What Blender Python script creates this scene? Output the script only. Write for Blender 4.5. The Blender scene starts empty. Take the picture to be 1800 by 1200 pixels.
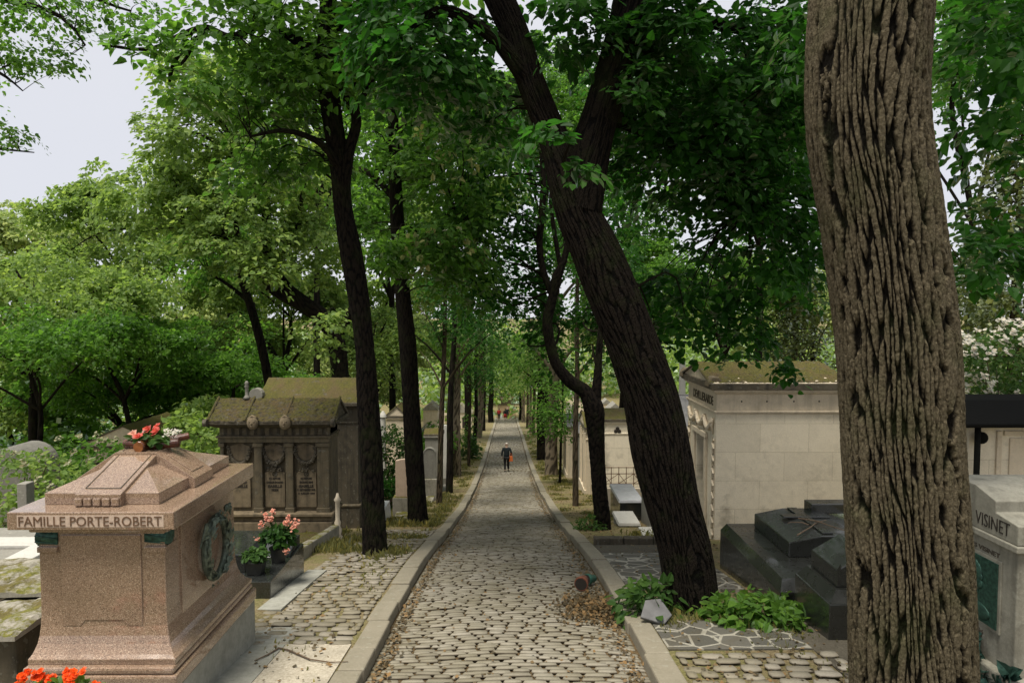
import bpy, bmesh, math, random
import numpy as np
from mathutils import Vector, Matrix

# ------------------------------------------------------------------ camera, world, sun
C = bpy.context.scene.collection
R = math.radians
F = 1200.0
PITCH, YAW = R(2.815), R(0.477)
cam_data = bpy.data.cameras.new('camera')
cam = bpy.data.objects.new('camera', cam_data); C.objects.link(cam)
cam.location = (0, 0, 0)
cam.rotation_euler = (R(90) - PITCH, 0, -YAW)
cam_data.lens = 24; cam_data.sensor_width = 36
cam_data.clip_start = 0.05; cam_data.clip_end = 2000
bpy.context.scene.camera = cam

SUN_EL, SUN_AZ = 71, 215      # azimuth clockwise from +Y: the light comes from behind and left of the camera
world = bpy.data.worlds.new('World'); bpy.context.scene.world = world
world.use_nodes = True
nt = world.node_tree; nt.nodes.clear()
out = nt.nodes.new('ShaderNodeOutputWorld'); bg = nt.nodes.new('ShaderNodeBackground')
sky = nt.nodes.new('ShaderNodeTexSky'); sky.sky_type = 'NISHITA'; sky.sun_disc = False
sky.sun_elevation = R(SUN_EL); sky.sun_rotation = R(SUN_AZ)
tc = nt.nodes.new('ShaderNodeTexCoord'); nz = nt.nodes.new('ShaderNodeTexNoise')
nz.inputs['Scale'].default_value = 1.6; nz.inputs['Detail'].default_value = 5
ramp = nt.nodes.new('ShaderNodeValToRGB')
ramp.color_ramp.elements[0].position = .3; ramp.color_ramp.elements[0].color = (7.9, 8.05, 8.8, 1)
ramp.color_ramp.elements[1].position = .75; ramp.color_ramp.elements[1].color = (8.6, 8.65, 9.1, 1)
mx = nt.nodes.new('ShaderNodeMixRGB'); mx.inputs[0].default_value = .9     # cloud cover over the blue
nt.links.new(tc.outputs['Generated'], nz.inputs['Vector']); nt.links.new(nz.outputs['Fac'], ramp.inputs[0])
nt.links.new(sky.outputs[0], mx.inputs[1]); nt.links.new(ramp.outputs[0], mx.inputs[2])
nt.links.new(mx.outputs[0], bg.inputs[0]); bg.inputs[1].default_value = 0.074
nt.links.new(bg.outputs[0], out.inputs[0])
sl = bpy.data.lights.new('sun', 'SUN'); sl.energy = 4.5; sl.angle = R(24); sl.color = (1, .93, .82)
sun = bpy.data.objects.new('sun', sl); C.objects.link(sun)
az, el = R(SUN_AZ), R(SUN_EL)
sd = Vector((math.sin(az)*math.cos(el), math.cos(az)*math.cos(el), math.sin(el)))
sun.rotation_euler = sd.to_track_quat('Z', 'Y').to_euler()
vs = bpy.context.scene.view_settings
vs.view_transform = 'Standard'; vs.look = 'None'; vs.exposure = 0.42; vs.gamma = 1; vs.use_curve_mapping = False
bpy.context.scene.cycles.max_bounces = 7; bpy.context.scene.cycles.diffuse_bounces = 3
bpy.context.scene.cycles.transparent_max_bounces = 4

rng = np.random.default_rng(7); random.seed(7)

# ------------------------------------------------------------------ geometry of the place
PY = np.array([-30, -10, 0, 6.8, 9.2, 11.75, 15.8, 23.4, 40.5, 67.8, 102, 125, 200, 400, 900.])
PZ = np.array([.5, -1.8, -2.95, -3.73, -4.06, -4.49, -5.39, -7.0, -9.76, -12.9, -16.6, -17.6, -18, -17, -14.])
def _slopes():
    h = np.diff(PY); d = np.diff(PZ)/h; m = np.zeros(len(PY)); m[0] = d[0]; m[-1] = d[-1]
    for i in range(1, len(PY)-1):
        m[i] = 0 if d[i-1]*d[i] <= 0 else (h[i-1]+h[i]) / (h[i-1]/d[i] + h[i]/d[i-1])
    return m
PM = _slopes()
def prof(y):
    y = np.asarray(y, float); i = np.clip(np.searchsorted(PY, y)-1, 0, len(PY)-2)
    h = PY[i+1]-PY[i]; t = np.clip((y-PY[i])/h, 0, 1)
    return (2*t**3-3*t**2+1)*PZ[i]+(t**3-2*t**2+t)*h*PM[i]+(-2*t**3+3*t**2)*PZ[i+1]+(t**3-t**2)*h*PM[i+1]
def side(x, y):   # ground beside the kerbs
    return float(prof(y)) + .10
RM = cam.rotation_euler.to_matrix()
def P(px, py, Y):          # a point at distance Y along the avenue
    d = RM @ Vector(((px-900)/F, -(py-600)/F, -1)); return d*(Y/d.y)
def G(px, py, off=.10):    # where a sight line meets the slope
    d = RM @ Vector(((px-900)/F, -(py-600)/F, -1)); a, b = 3., 400.
    f = lambda Y: d.z/d.y*Y - float(prof(Y)) - off
    if f(b) > 0: return d*(b/d.y)
    ys = np.concatenate([np.arange(3, 60, .25), np.arange(60, 400, 2)])
    for k in range(len(ys)-1):
        if f(ys[k]) > 0 >= f(ys[k+1]):
            a, b = ys[k], ys[k+1]
            for _ in range(20):
                m = (a+b)/2
                if f(m) > 0: a = m
                else: b = m
            break
    return d*(a/d.y)

# ------------------------------------------------------------------ node materials
class N:
    def __init__(s, name):
        s.m = bpy.data.materials.new(name); s.m.use_nodes = True; s.t = s.m.node_tree; s.t.nodes.clear()
        s.out = s.t.nodes.new('ShaderNodeOutputMaterial')
    def n(s, typ, **k):
        o = s.t.nodes.new('ShaderNode'+typ)
        for a, v in k.items():
            if a.startswith('i_'):
                key = a[2:].replace('_', ' '); key = int(key) if key.isdigit() else key
                s.set(o.inputs[key], v)
            else: setattr(o, a, v)
        return o
    def set(s, sock, v):
        if hasattr(v, 'is_output') or isinstance(v, bpy.types.NodeSocket): s.t.links.new(v, sock)
        else:
            if isinstance(v, tuple) and len(v) == 3 and sock.type == 'RGBA': v = v+(1,)
            sock.default_value = v
    def coord(s, scale=(1,1,1)):
        g = s.n('NewGeometry'); m = s.n('Mapping'); s.set(m.inputs[0], g.outputs['Position']); m.inputs['Scale'].default_value = scale
        return m.outputs[0]
    def noise(s, scale, detail=4, rough=.55, vec=None, dist=0):
        o = s.n('TexNoise'); o.inputs['Scale'].default_value = scale; o.inputs['Detail'].default_value = detail
        o.inputs['Roughness'].default_value = rough; o.inputs['Distortion'].default_value = dist
        s.set(o.inputs['Vector'], vec if vec is not None else s.coord()); return o.outputs['Fac']
    def ramp(s, fac, stops):
        o = s.n('ValToRGB'); s.set(o.inputs[0], fac); cr = o.color_ramp
        while len(cr.elements) < len(stops): cr.elements.new(.5)
        for e, (p, c) in zip(cr.elements, stops):
            e.position = p; e.color = (c, c, c, 1) if isinstance(c, (int, float)) else tuple(c)+(1,)
        return o.outputs[0]
    def mix(s, fac, a, b, blend='MIX'):
        o = s.n('MixRGB', blend_type=blend); s.set(o.inputs[0], fac); s.set(o.inputs[1], a); s.set(o.inputs[2], b); return o.outputs[0]
    def math(s, op, a, b=0.):
        o = s.n('Math', operation=op); s.set(o.inputs[0], a); s.set(o.inputs[1], b); return o.outputs[0]
    def bump(s, h, strength=.4, dist=.01, normal=None):
        o = s.n('Bump'); o.inputs['Strength'].default_value = strength; o.inputs['Distance'].default_value = dist; s.set(o.inputs['Height'], h)
        if normal is not None: s.set(o.inputs['Normal'], normal)
        return o.outputs[0]
    def pbr(s, col, rough=.8, normal=None, metal=0, spec=.4, coat=0):
        o = s.n('BsdfPrincipled'); s.set(o.inputs['Base Color'], col); s.set(o.inputs['Roughness'], rough)
        o.inputs['Metallic'].default_value = metal; o.inputs['Specular IOR Level'].default_value = spec; o.inputs['Coat Weight'].default_value = coat
        o.inputs['Coat Roughness'].default_value = .05
        if normal is not None: s.set(o.inputs['Normal'], normal)
        s.t.links.new(o.outputs[0], s.out.inputs[0]); return s.m

def flat(name, c, rough=.7, metal=0, var=.25, scale=18, bump=.15, spec=.4, coat=0):
    n = N(name); f = n.noise(scale, 5)
    col = n.mix(n.ramp(f, [(.3, 0), (.7, 1)]), tuple(v*(1-var) for v in c), tuple(min(1, v*(1+var)) for v in c))
    return n.pbr(col, rough, n.bump(f, bump, .004), metal, spec, coat)

def stone(name, c, dark, moss=0., mossc=(.13, .13, .02), grime=.5, lichen=0., joints=False, damp=None, rough=.85, streak=True, jw=.55, jh=.38):
    n = N(name)
    big = n.noise(1.3, 5, .6); fine = n.noise(38, 6, .7); med = n.noise(7, 6, .65)
    col = n.mix(n.ramp(fine, [(.25, 0), (.75, 1)]), tuple(v*.86 for v in c), tuple(min(1, v*1.12) for v in c))
    g = n.math('MULTIPLY', n.ramp(med, [(.42, 0), (.68, 1)]), n.ramp(big, [(.35, .15), (.65, 1)]))
    col = n.mix(n.math('MULTIPLY', g, grime), col, dark)
    if streak:
        st = n.noise(3.2, 5, .6, n.coord((2.4, 2.4, .22)))
        col = n.mix(n.math('MULTIPLY', n.ramp(st, [(.5, 0), (.72, 1)]), grime*.8), col, dark)
    if damp:
        gz = n.n('NewGeometry'); sz = n.n('SeparateXYZ'); n.set(sz.inputs[0], gz.outputs['Position'])
        mr = n.n('MapRange'); n.set(mr.inputs[0], sz.outputs[2]); mr.inputs[1].default_value = damp[0]; mr.inputs[2].default_value = damp[1]
        dn = n.math('SUBTRACT', n.noise(1.1, 5, .6), n.math('MULTIPLY', n.math('SUBTRACT', 1., mr.outputs[0]), .16))
        col = n.mix(n.math('MULTIPLY', n.ramp(dn, [(.45, 0), (.6, 1)]), .75), col, dark)
    if lichen:
        v = n.noise(14, 3, .5); col = n.mix(n.math('MULTIPLY', n.ramp(v, [(.6, 0), (.66, 1)]), lichen), col, (.36, .36, .3))
    h = n.math('ADD', n.math('MULTIPLY', fine, .5), n.math('MULTIPLY', med, .8))
    if joints:
        g3 = n.n('NewGeometry'); sp = n.n('SeparateXYZ'); n.set(sp.inputs[0], g3.outputs['Position'])
        cb = n.n('CombineXYZ'); n.set(cb.inputs[0], n.math('ADD', sp.outputs[0], sp.outputs[1])); n.set(cb.inputs[1], sp.outputs[2])
        br = n.n('TexBrick'); n.set(br.inputs['Vector'], cb.outputs[0]); br.inputs['Scale'].default_value = 1
        br.inputs['Mortar Size'].default_value = .004; br.inputs['Brick Width'].default_value = jw; br.inputs['Row Height'].default_value = jh
        br.inputs['Color1'].default_value = (1, 1, 1, 1); br.inputs['Color2'].default_value = (.88, .88, .88, 1); br.inputs['Mortar'].default_value = (.62, .6, .55, 1)
        col = n.mix(1., col, br.outputs[0], 'MULTIPLY')
        h = n.math('SUBTRACT', h, n.math('MULTIPLY', br.outputs[1], .6))
    if moss:
        geo = n.n('NewGeometry'); sx = n.n('SeparateXYZ'); n.set(sx.inputs[0], geo.outputs['True Normal'])
        up = n.ramp(sx.outputs[2], [(.25, 0), (.6, 1)])
        mn = n.noise(4.5, 7, .72); m2 = n.noise(28, 5, .7)
        lo = .62-.42*moss
        mk = n.math('MULTIPLY', up, n.ramp(mn, [(lo, 0), (lo+.1, 1)]))
        mcol = n.ramp(m2, [(.3, tuple(v*.5 for v in mossc)), (.52, mossc), (.72, (mossc[0]*1.9, mossc[1]*1.6, mossc[2]*1.6))])
        mcol = n.mix(n.ramp(n.noise(2.1, 4), [(.45, 0), (.65, .75)]), mcol, (.08, .052, .022))
        col = n.mix(mk, col, mcol)
        h = n.math('ADD', h, n.math('MULTIPLY', mk, n.math('MULTIPLY', m2, 3.)))
    return n.pbr(col, rough, n.bump(h, .55, .012))

def granite(name, base, dark, light, polish=.18, scale=120):
    n = N(name)
    v = n.n('TexVoronoi'); v.inputs['Scale'].default_value = scale; n.set(v.inputs['Vector'], n.coord())
    sp = n.n('SeparateColor'); n.set(sp.inputs[0], v.outputs['Color'])
    f = n.noise(scale*.9, 4, .7)
    s = n.math('ADD', n.math('MULTIPLY', sp.outputs[0], .55), n.math('MULTIPLY', f, .45))
    col = n.ramp(s, [(.22, dark), (.42, base), (.62, base), (.8, light)])
    col = n.mix(n.ramp(n.noise(1.7, 4), [(.4, 0), (.75, .35)]), col, dark)
    rr = n.ramp(n.noise(9, 5), [(.35, polish), (.7, polish+.16)])
    return n.pbr(col, rr, n.bump(n.noise(60, 3), .03, .002), 0, .6, .6)

def leafmat(name, c, trans, var=.35, gloss=.12, hue=(.5, .8, .3)):
    n = N(name); g = n.n('NewGeometry')
    r = g.outputs['Random Per Island']; big = n.noise(.55, 3, .5)
    v = n.math('ADD', n.math('MULTIPLY', r, .6), n.math('MULTIPLY', big, .5))
    lo = tuple(x*(1-var) for x in c); hi = (c[0]*(1+var*1.9), c[1]*(1+var*1.2), c[2]*(1+var*.6))
    dcol = n.ramp(v, [(.2, lo), (.55, c), (.9, hi)])
    tlo = tuple(x*(1-var) for x in trans); thi = (trans[0]*(1+var*1.6), trans[1]*(1+var), trans[2]*(1+var*.4))
    tcol = n.ramp(v, [(.2, tlo), (.55, trans), (.9, thi)])
    d = n.n('BsdfDiffuse'); n.set(d.inputs[0], dcol); t = n.n('BsdfTranslucent'); n.set(t.inputs[0], tcol)
    gl = n.n('BsdfGlossy'); gl.inputs[0].default_value = (.8, .9, .85, 1); gl.inputs[1].default_value = .42
    m1 = n.n('MixShader'); m1.inputs[0].default_value = .5
    n.t.links.new(d.outputs[0], m1.inputs[1]); n.t.links.new(t.outputs[0], m1.inputs[2])
    fr = n.n('Fresnel'); fr.inputs[0].default_value = 1.35
    m2 = n.n('MixShader'); n.set(m2.inputs[0], n.math('MULTIPLY', fr.outputs[0], gloss*2))
    n.t.links.new(m1.outputs[0], m2.inputs[1]); n.t.links.new(gl.outputs[0], m2.inputs[2])
    n.t.links.new(m2.outputs[0], n.out.inputs[0]); return n.m

def petal(name, c):
    return leafmat(name, c, c, var=.25, gloss=.05)

def barkmat(name, ridge, fissure, moss=.0):
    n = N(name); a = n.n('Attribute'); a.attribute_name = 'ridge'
    f = n.noise(55, 6, .7); st = n.noise(22, 5, .7, n.coord((1.6, 1.6, .5)))
    rc = n.ramp(f, [(.25, tuple(v*.55 for v in ridge)), (.5, ridge), (.78, tuple(v*1.6 for v in ridge))])
    rc = n.mix(n.ramp(n.noise(9, 4), [(.5, 0), (.72, .55)]), rc, (ridge[0]*1.35, ridge[1]*1.38, ridge[2]*1.4))
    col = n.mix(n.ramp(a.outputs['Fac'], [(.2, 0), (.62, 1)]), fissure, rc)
    if moss:
        col = n.mix(n.math('MULTIPLY', n.ramp(n.noise(2.2, 5, .7), [(.5, 0), (.7, 1)]), moss), col, (.035, .05, .012))
    vc = n.n('TexVoronoi'); vc.inputs['Scale'].default_value = 60; n.set(vc.inputs['Vector'], n.coord((1, 1, .55)))
    h = n.math('ADD', n.math('ADD', n.math('MULTIPLY', f, .8), n.math('MULTIPLY', st, 1.)), n.math('MULTIPLY', vc.outputs['Distance'], .5))
    return n.pbr(col, .95, n.bump(h, 1., .02), 0, .12)

M = {}
M['path'] = None
def make_cobble(name, lo, mid, hi, green=.25):
    n = N(name); g = n.n('NewGeometry'); r = g.outputs['Random Per Island']
    c = n.ramp(r, [(0, lo), (.5, mid), (1, hi)])
    f = n.noise(45, 6, .7); b = n.noise(.9, 4, .6)
    c = n.mix(n.ramp(f, [(.3, .5), (.75, 0)]), c, tuple(v*.55 for v in lo))
    c = n.mix(n.math('MULTIPLY', n.ramp(b, [(.4, 0), (.7, 1)]), green), c, (.13, .11, .05))
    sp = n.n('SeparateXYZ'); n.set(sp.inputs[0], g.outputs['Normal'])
    c = n.mix(n.ramp(sp.outputs[2], [(.3, 1), (.8, 0)]), c, (.06, .045, .026))   # darker brown where the stone's face tilts away from level
    return n.pbr(c, .7, n.bump(f, .35, .006), 0, .35)
M['cobble'] = make_cobble('worn_path_setts', (.2, .182, .138), (.26, .24, .187), (.325, .3, .243), .5)
M['cobble2'] = make_cobble('verge_setts', (.2, .18, .135), (.27, .245, .19), (.34, .31, .255), .5)
M['kerb'] = stone('kerb_granite', (.22, .197, .145), (.1, .09, .05), grime=.5, lichen=.25, streak=False)

def ground_mat():
    n = N('leafy_earth'); f = n.noise(30, 8, .75); b = n.noise(1.1, 5, .6); m = n.noise(6, 6, .7)
    c = n.ramp(f, [(.3, (.075, .055, .03)), (.5, (.18, .145, .08)), (.7, (.32, .26, .15))])
    gr = n.ramp(n.math('ADD', n.math('MULTIPLY', b, .6), n.math('MULTIPLY', m, .4)), [(.46, 0), (.58, .8)])
    gcol = n.ramp(f, [(.3, (.06, .07, .02)), (.6, (.19, .18, .07)), (.8, (.28, .25, .12))])
    c = n.mix(gr, c, gcol)
    gp = n.n('NewGeometry'); sp = n.n('SeparateXYZ'); n.set(sp.inputs[0], gp.outputs['Position'])
    ax = n.math('ABSOLUTE', sp.outputs[0])
    joint = n.math('LESS_THAN', ax, 1.5)
    c = n.mix(joint, c, n.ramp(f, [(.35, (.06, .042, .022)), (.6, (.14, .1, .052)), (.8, (.22, .165, .09))]))
    return n.pbr(c, 1., n.bump(f, .8, .03), 0, .1)
M['ground'] = ground_mat()
def slabmat(name, lo, mid, hi, sc=30):
    n = N(name); f = n.noise(sc, 8, .75); b = n.noise(2.3, 5, .65)
    c = n.ramp(f, [(.3, lo), (.5, mid), (.72, hi)])
    c = n.mix(n.ramp(b, [(.45, 0), (.7, .6)]), c, tuple(v*.6 for v in mid))
    return n.pbr(c, .92, n.bump(f, .6, .012), 0, .2)
M['gravelcrete'] = slabmat('pale_gravel_concrete', (.22, .19, .14), (.4, .36, .28), (.55, .51, .42))
M['cement'] = slabmat('grey_cement', (.2, .2, .17), (.28, .28, .24), (.34, .34, .3), 12)
M['asphalt'] = slabmat('worn_tarmac', (.04, .035, .025), (.09, .08, .06), (.15, .14, .11), 50)
def crazy():
    n = N('crazy_paving'); f = n.noise(60, 5, .7)
    v = n.n('TexVoronoi', feature='DISTANCE_TO_EDGE'); v.inputs['Scale'].default_value = 3.3; v.inputs['Randomness'].default_value = .75
    n.set(v.inputs['Vector'], n.coord((1, 1, 0)))
    k = n.ramp(v.outputs['Distance'], [(.035, 1), (.055, 0)])
    v2 = n.n('TexVoronoi'); v2.inputs['Scale'].default_value = 3.3; v2.inputs['Randomness'].default_value = .75; n.set(v2.inputs['Vector'], n.coord((1, 1, 0)))
    s2 = n.n('SeparateColor'); n.set(s2.inputs[0], v2.outputs['Color'])
    c = n.ramp(s2.outputs[0], [(0, (.06, .058, .048)), (1, (.105, .1, .085))])
    c = n.mix(n.ramp(f, [(.4, 0), (.7, .4)]), c, (.15, .14, .11))
    c = n.mix(k, c, n.ramp(f, [(.3, (.2, .19, .15)), (.7, (.38, .36, .3))]))
    c = n.mix(n.ramp(n.noise(3, 5), [(.5, 0), (.72, .5)]), c, (.08, .065, .035))
    return n.pbr(c, .75, n.bump(n.math('ADD', k, n.math('MULTIPLY', f, .3)), .3, .01), 0, .3)
M['crazy'] = crazy()
M['pink'] = granite('pink_brown_granite', (.255, .17, .115), (.08, .052, .035), (.46, .355, .255), .1, 185)
M['pinkcut'] = flat('cut_letter_ground', (.46, .36, .28), .9, var=.15, scale=60)
M['black'] = granite('black_granite', (.017, .019, .018), (.006, .007, .007), (.05, .055, .05), .2, 200)
M['blackdull'] = granite('dull_dark_granite', (.016, .017, .015), (.006, .007, .006), (.045, .047, .042), .24, 220)
M['lime'] = stone('pale_limestone_ashlar', (.78, .7, .54), (.17, .14, .09), grime=.25, joints=True, damp=(-3.6, -5.0), streak=False, jw=1.05, jh=.62)
M['limeplain'] = stone('pale_limestone', (.64, .55, .41), (.2, .165, .11), grime=.35)
M['limegrime'] = stone('sooty_limestone', (.125, .1, .06), (.025, .022, .014), grime=.95, lichen=.15)
M['limedark'] = stone('weathered_dark_limestone', (.09, .075, .05), (.02, .018, .012), grime=.9, lichen=.2)
M['plaque'] = stone('tan_plaque_stone', (.2, .155, .095), (.03, .027, .018), grime=.9)
M['mossroof'] = stone('mossy_stone_roof', (.1, .085, .06), (.03, .027, .018), moss=.7, grime=.9, lichen=.2, mossc=(.066, .062, .007))
M['mosspartly'] = stone('half_mossy_stone', (.3, .28, .23), (.09, .08, .05), moss=.42, grime=.7, lichen=.4, mossc=(.12, .12, .015))
M['greyst'] = stone('grey_grave_stone', (.22, .21, .18), (.1, .1, .08), grime=.5, lichen=.4)
M['white'] = stone('white_grave_stone', (.46, .45, .41), (.3, .3, .26), grime=.35)
M['pinkish'] = stone('rosy_sandstone', (.5, .38, .28), (.24, .18, .12), grime=.3)
M['bronze'] = flat('green_bronze', (.035, .085, .065), .5, .55, .5, 30, .5)
M['bronzew'] = flat('weathered_wreath_bronze', (.1, .125, .095), .55, .5, .6, 26, .6)
M['iron'] = flat('dark_iron', (.006, .006, .005), .9, .0, spec=.08)
M['rust'] = flat('rusty_iron', (.15, .07, .03), .8, .3, .4, 30, .3)
M['cutletter'] = flat('rough_cut_letter', (.12, .07, .04), .8, scale=60)
M['ink'] = flat('cut_letter_paint', (.025, .02, .015), .9, var=.1)
M['inkg'] = flat('cut_letter_grey', (.09, .075, .055), .9, var=.1)
M['door'] = flat('dark_green_door', (.012, .035, .025), .45)
M['slate'] = flat('slate_roof', (.1, .1, .1), .6, 0, .3, 8, .3)
M['logbrown'] = flat('glazed_brown_ceramic', (.07, .02, .008), .3, 0, .6, 14, .2, .4, .2)
M['logend'] = flat('glazed_orange_ceramic', (.2, .07, .02), .35, 0, .4, 20, .2, .4, .2)
M['coral'] = petal('coral_petals', (.62, .1, .07)); M['salmon'] = petal('salmon_petals', (.8, .46, .36))
M['orange'] = petal('orange_petals', (.85, .13, .02)); M['whitep'] = petal('white_petals', (.7, .68, .6))
M['paleblos'] = petal('pale_blossom', (.3, .3, .17)); M['redp'] = petal('pinkred_petals', (.7, .15, .13))
M['terracotta'] = flat('terracotta', (.16, .055, .028), .8, 0, .35, 20, .3); M['greenpot'] = flat('green_plastic_pot', (.02, .09, .06), .5)
M['darkpot'] = flat('dark_pot', (.02, .022, .02), .5)
M['twig'] = flat('twig_bark', (.1, .07, .045), .9, 0, .4, 40, .4)
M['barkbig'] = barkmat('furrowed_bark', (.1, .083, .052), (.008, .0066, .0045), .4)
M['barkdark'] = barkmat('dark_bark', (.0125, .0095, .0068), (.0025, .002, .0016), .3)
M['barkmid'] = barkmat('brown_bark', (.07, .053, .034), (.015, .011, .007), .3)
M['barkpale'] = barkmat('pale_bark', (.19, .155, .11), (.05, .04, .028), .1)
M['leafd'] = leafmat('dark_canopy_leaf', (.019, .064, .009), (.05, .22, .016))
M['leafm'] = leafmat('mid_green_leaf', (.058, .13, .02), (.17, .4, .04))
M['leafl'] = leafmat('light_green_leaf', (.14, .215, .06), (.33, .52, .09))
M['leafy'] = leafmat('yellow_green_leaf', (.27, .34, .14), (.45, .6, .17))
M['conifer'] = leafmat('conifer_spray', (.12, .15, .045), (.12, .17, .04))
M['shrub'] = leafmat('shrub_leaf', (.05, .11, .025), (.08, .18, .03))
M['potleaf'] = leafmat('pot_plant_leaf', (.025, .07, .012), (.04, .12, .015))
M['sprout'] = leafmat('sprout_leaf', (.09, .19, .03), (.18, .36, .04), gloss=.2)
M['litter'] = leafmat('fallen_leaf', (.19, .145, .08), (.08, .06, .03), var=.6, gloss=.03)
M['catkin'] = leafmat('pale_bract', (.3, .33, .14), (.3, .33, .12))
M['grass'] = leafmat('grass_blade', (.2, .2, .07), (.2, .21, .06), var=.45)
M['skin'] = flat('skin', (.45, .28, .2), .6); M['hair'] = flat('grey_white_hair', (.6, .55, .48), .8)
M['brownhair'] = flat('brown_hair', (.06, .035, .02), .7)
M['coat'] = flat('dark_blue_green_coat', (.007, .013, .016), .85); M['trouser'] = flat('black_trousers', (.009, .009, .01), .85)
M['redcoat'] = flat('red_coat', (.4, .012, .015), .8); M['bag'] = flat('orange_leather', (.55, .13, .03), .5)
M['whitecloth'] = flat('white_cloth', (.7, .7, .7), .8); M['shoe'] = flat('black_shoe', (.01, .01, .01), .4)
M['steelgrey'] = flat('reflective_pale_slab', (.5, .51, .52), .25, 0, .1, 8, .1, .5)

# ------------------------------------------------------------------ tagging and mesh helpers
def tag(o, label=None, cat=None, group=None, kind=None):
    if label: o['label'] = label
    if cat: o['category'] = cat
    if group: o['group'] = group
    if kind: o['kind'] = kind
    return o
def empty(name, loc, label=None, cat=None, group=None):
    o = bpy.data.objects.new(name, None); C.objects.link(o); o.location = loc; o.empty_display_size = .2
    return tag(o, label, cat, group)
def link(name, me, m, parent=None):
    o = bpy.data.objects.new(name, me); C.objects.link(o)
    if m is not None: me.materials.append(m)
    if parent is not None:
        o.parent = parent
        t = parent.location if parent.parent is None else Vector((0, 0, 0))
        o.matrix_parent_inverse = Matrix.Translation(-t)   # the geometry is given in world coordinates
    return o
def np_mesh(name, V, Q, smooth=False, attr=None):
    me = bpy.data.meshes.new(name); V = np.asarray(V, np.float32); Q = np.asarray(Q, np.int32)
    k = Q.shape[1]
    me.vertices.add(len(V)); me.vertices.foreach_set('co', V.ravel())
    me.loops.add(Q.size); me.loops.foreach_set('vertex_index', Q.ravel())
    me.polygons.add(len(Q)); me.polygons.foreach_set('loop_start', np.arange(0, Q.size, k, dtype=np.int32))
    me.polygons.foreach_set('use_smooth', np.full(len(Q), smooth))
    if attr is not None:
        a = me.attributes.new('ridge', 'FLOAT', 'POINT'); a.data.foreach_set('value', np.asarray(attr, np.float32))
    me.update(calc_edges=True); return me

class MB:
    def __init__(s): s.v = []; s.f = []
    def add(s, vs, fs):
        b = len(s.v); s.v += [tuple(p) for p in vs]; s.f += [tuple(b+i for i in f) for f in fs]; return s
    def box(s, x0, x1, y0, y1, z0, z1): return s.frust(x0, x1, y0, y1, z0, x0, x1, y0, y1, z1)
    def frust(s, a0, a1, b0, b1, z0, c0, c1, d0, d1, z1):
        v = [(a0,b0,z0),(a1,b0,z0),(a1,b1,z0),(a0,b1,z0),(c0,d0,z1),(c1,d0,z1),(c1,d1,z1),(c0,d1,z1)]
        return s.add(v, [(3,2,1,0),(4,5,6,7),(0,1,5,4),(1,2,6,5),(2,3,7,6),(3,0,4,7)])
    def prism(s, poly, axis, a, b):
        n = len(poly)
        def mk(p, t):
            if axis == 'y': return (p[0], t, p[1])
            if axis == 'x': return (t, p[0], p[1])
            return (p[0], p[1], t)
        v = [mk(p, a) for p in poly]+[mk(p, b) for p in poly]
        f = [tuple(range(n))[::-1], tuple(range(n, 2*n))]+[(i, (i+1) % n, n+(i+1) % n, n+i) for i in range(n)]
        return s.add(v, f)
    def lathe(s, c, pr, n=16):
        v = []; f = []
        for r, z in pr:
            for k in range(n):
                a = 2*math.pi*k/n; v.append((c[0]+r*math.cos(a), c[1]+r*math.sin(a), c[2]+z))
        for i in range(len(pr)-1):
            for k in range(n): f.append((i*n+k, i*n+(k+1) % n, (i+1)*n+(k+1) % n, (i+1)*n+k))
        f.append(tuple(range(n))[::-1]); f.append(tuple(range((len(pr)-1)*n, len(pr)*n)))
        return s.add(v, f)
    def tube(s, pts, rad, n=8):
        pts = [Vector(p) for p in pts]; rad = rad if isinstance(rad, (list, tuple)) else [rad]*len(pts)
        v = []; f = []; ref = None
        for i, p in enumerate(pts):
            t = (pts[min(i+1, len(pts)-1)]-pts[max(i-1, 0)]).normalized()
            if ref is None: ref = t.orthogonal().normalized()
            ref = (ref-t*ref.dot(t)).normalized(); b = t.cross(ref)
            for k in range(n):
                a = 2*math.pi*k/n; q = p+(ref*math.cos(a)+b*math.sin(a))*rad[i]; v.append(tuple(q))
        for i in range(len(pts)-1):
            for k in range(n): f.append((i*n+k, i*n+(k+1) % n, (i+1)*n+(k+1) % n, (i+1)*n+k))
        f.append(tuple(range(n))[::-1]); f.append(tuple(range((len(pts)-1)*n, len(pts)*n)))
        return s.add(v, f)
    def ball(s, c, r, seg=10, rings=6):
        r = r if isinstance(r, (tuple, list)) else (r, r, r); v = []; f = []
        for i in range(rings+1):
            th = math.pi*i/rings
            for k in range(seg):
                a = 2*math.pi*k/seg
                v.append((c[0]+r[0]*math.sin(th)*math.cos(a), c[1]+r[1]*math.sin(th)*math.sin(a), c[2]+r[2]*math.cos(th)))
        for i in range(rings):
            for k in range(seg): f.append((i*seg+k, (i+1)*seg+k, (i+1)*seg+(k+1) % seg, i*seg+(k+1) % seg))
        return s.add(v, f)
    def build(s, name, m, parent=None, bevel=.008, smooth=False, rot=None, pivot=None):
        me = bpy.data.meshes.new(name); me.from_pydata(s.v, [], s.f); me.validate(); me.update()
        if rot is not None:
            me.transform(Matrix.Translation(pivot) @ Matrix.Rotation(rot, 4, 'Z') @ Matrix.Translation(-Vector(pivot)))
        o = link(name, me, m, parent)
        if smooth: me.polygons.foreach_set('use_smooth', [True]*len(me.polygons))
        if bevel:
            b = o.modifiers.new('bevel', 'BEVEL'); b.width = bevel; b.segments = 2; b.limit_method = 'ANGLE'; b.angle_limit = R(40)
        return o

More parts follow.
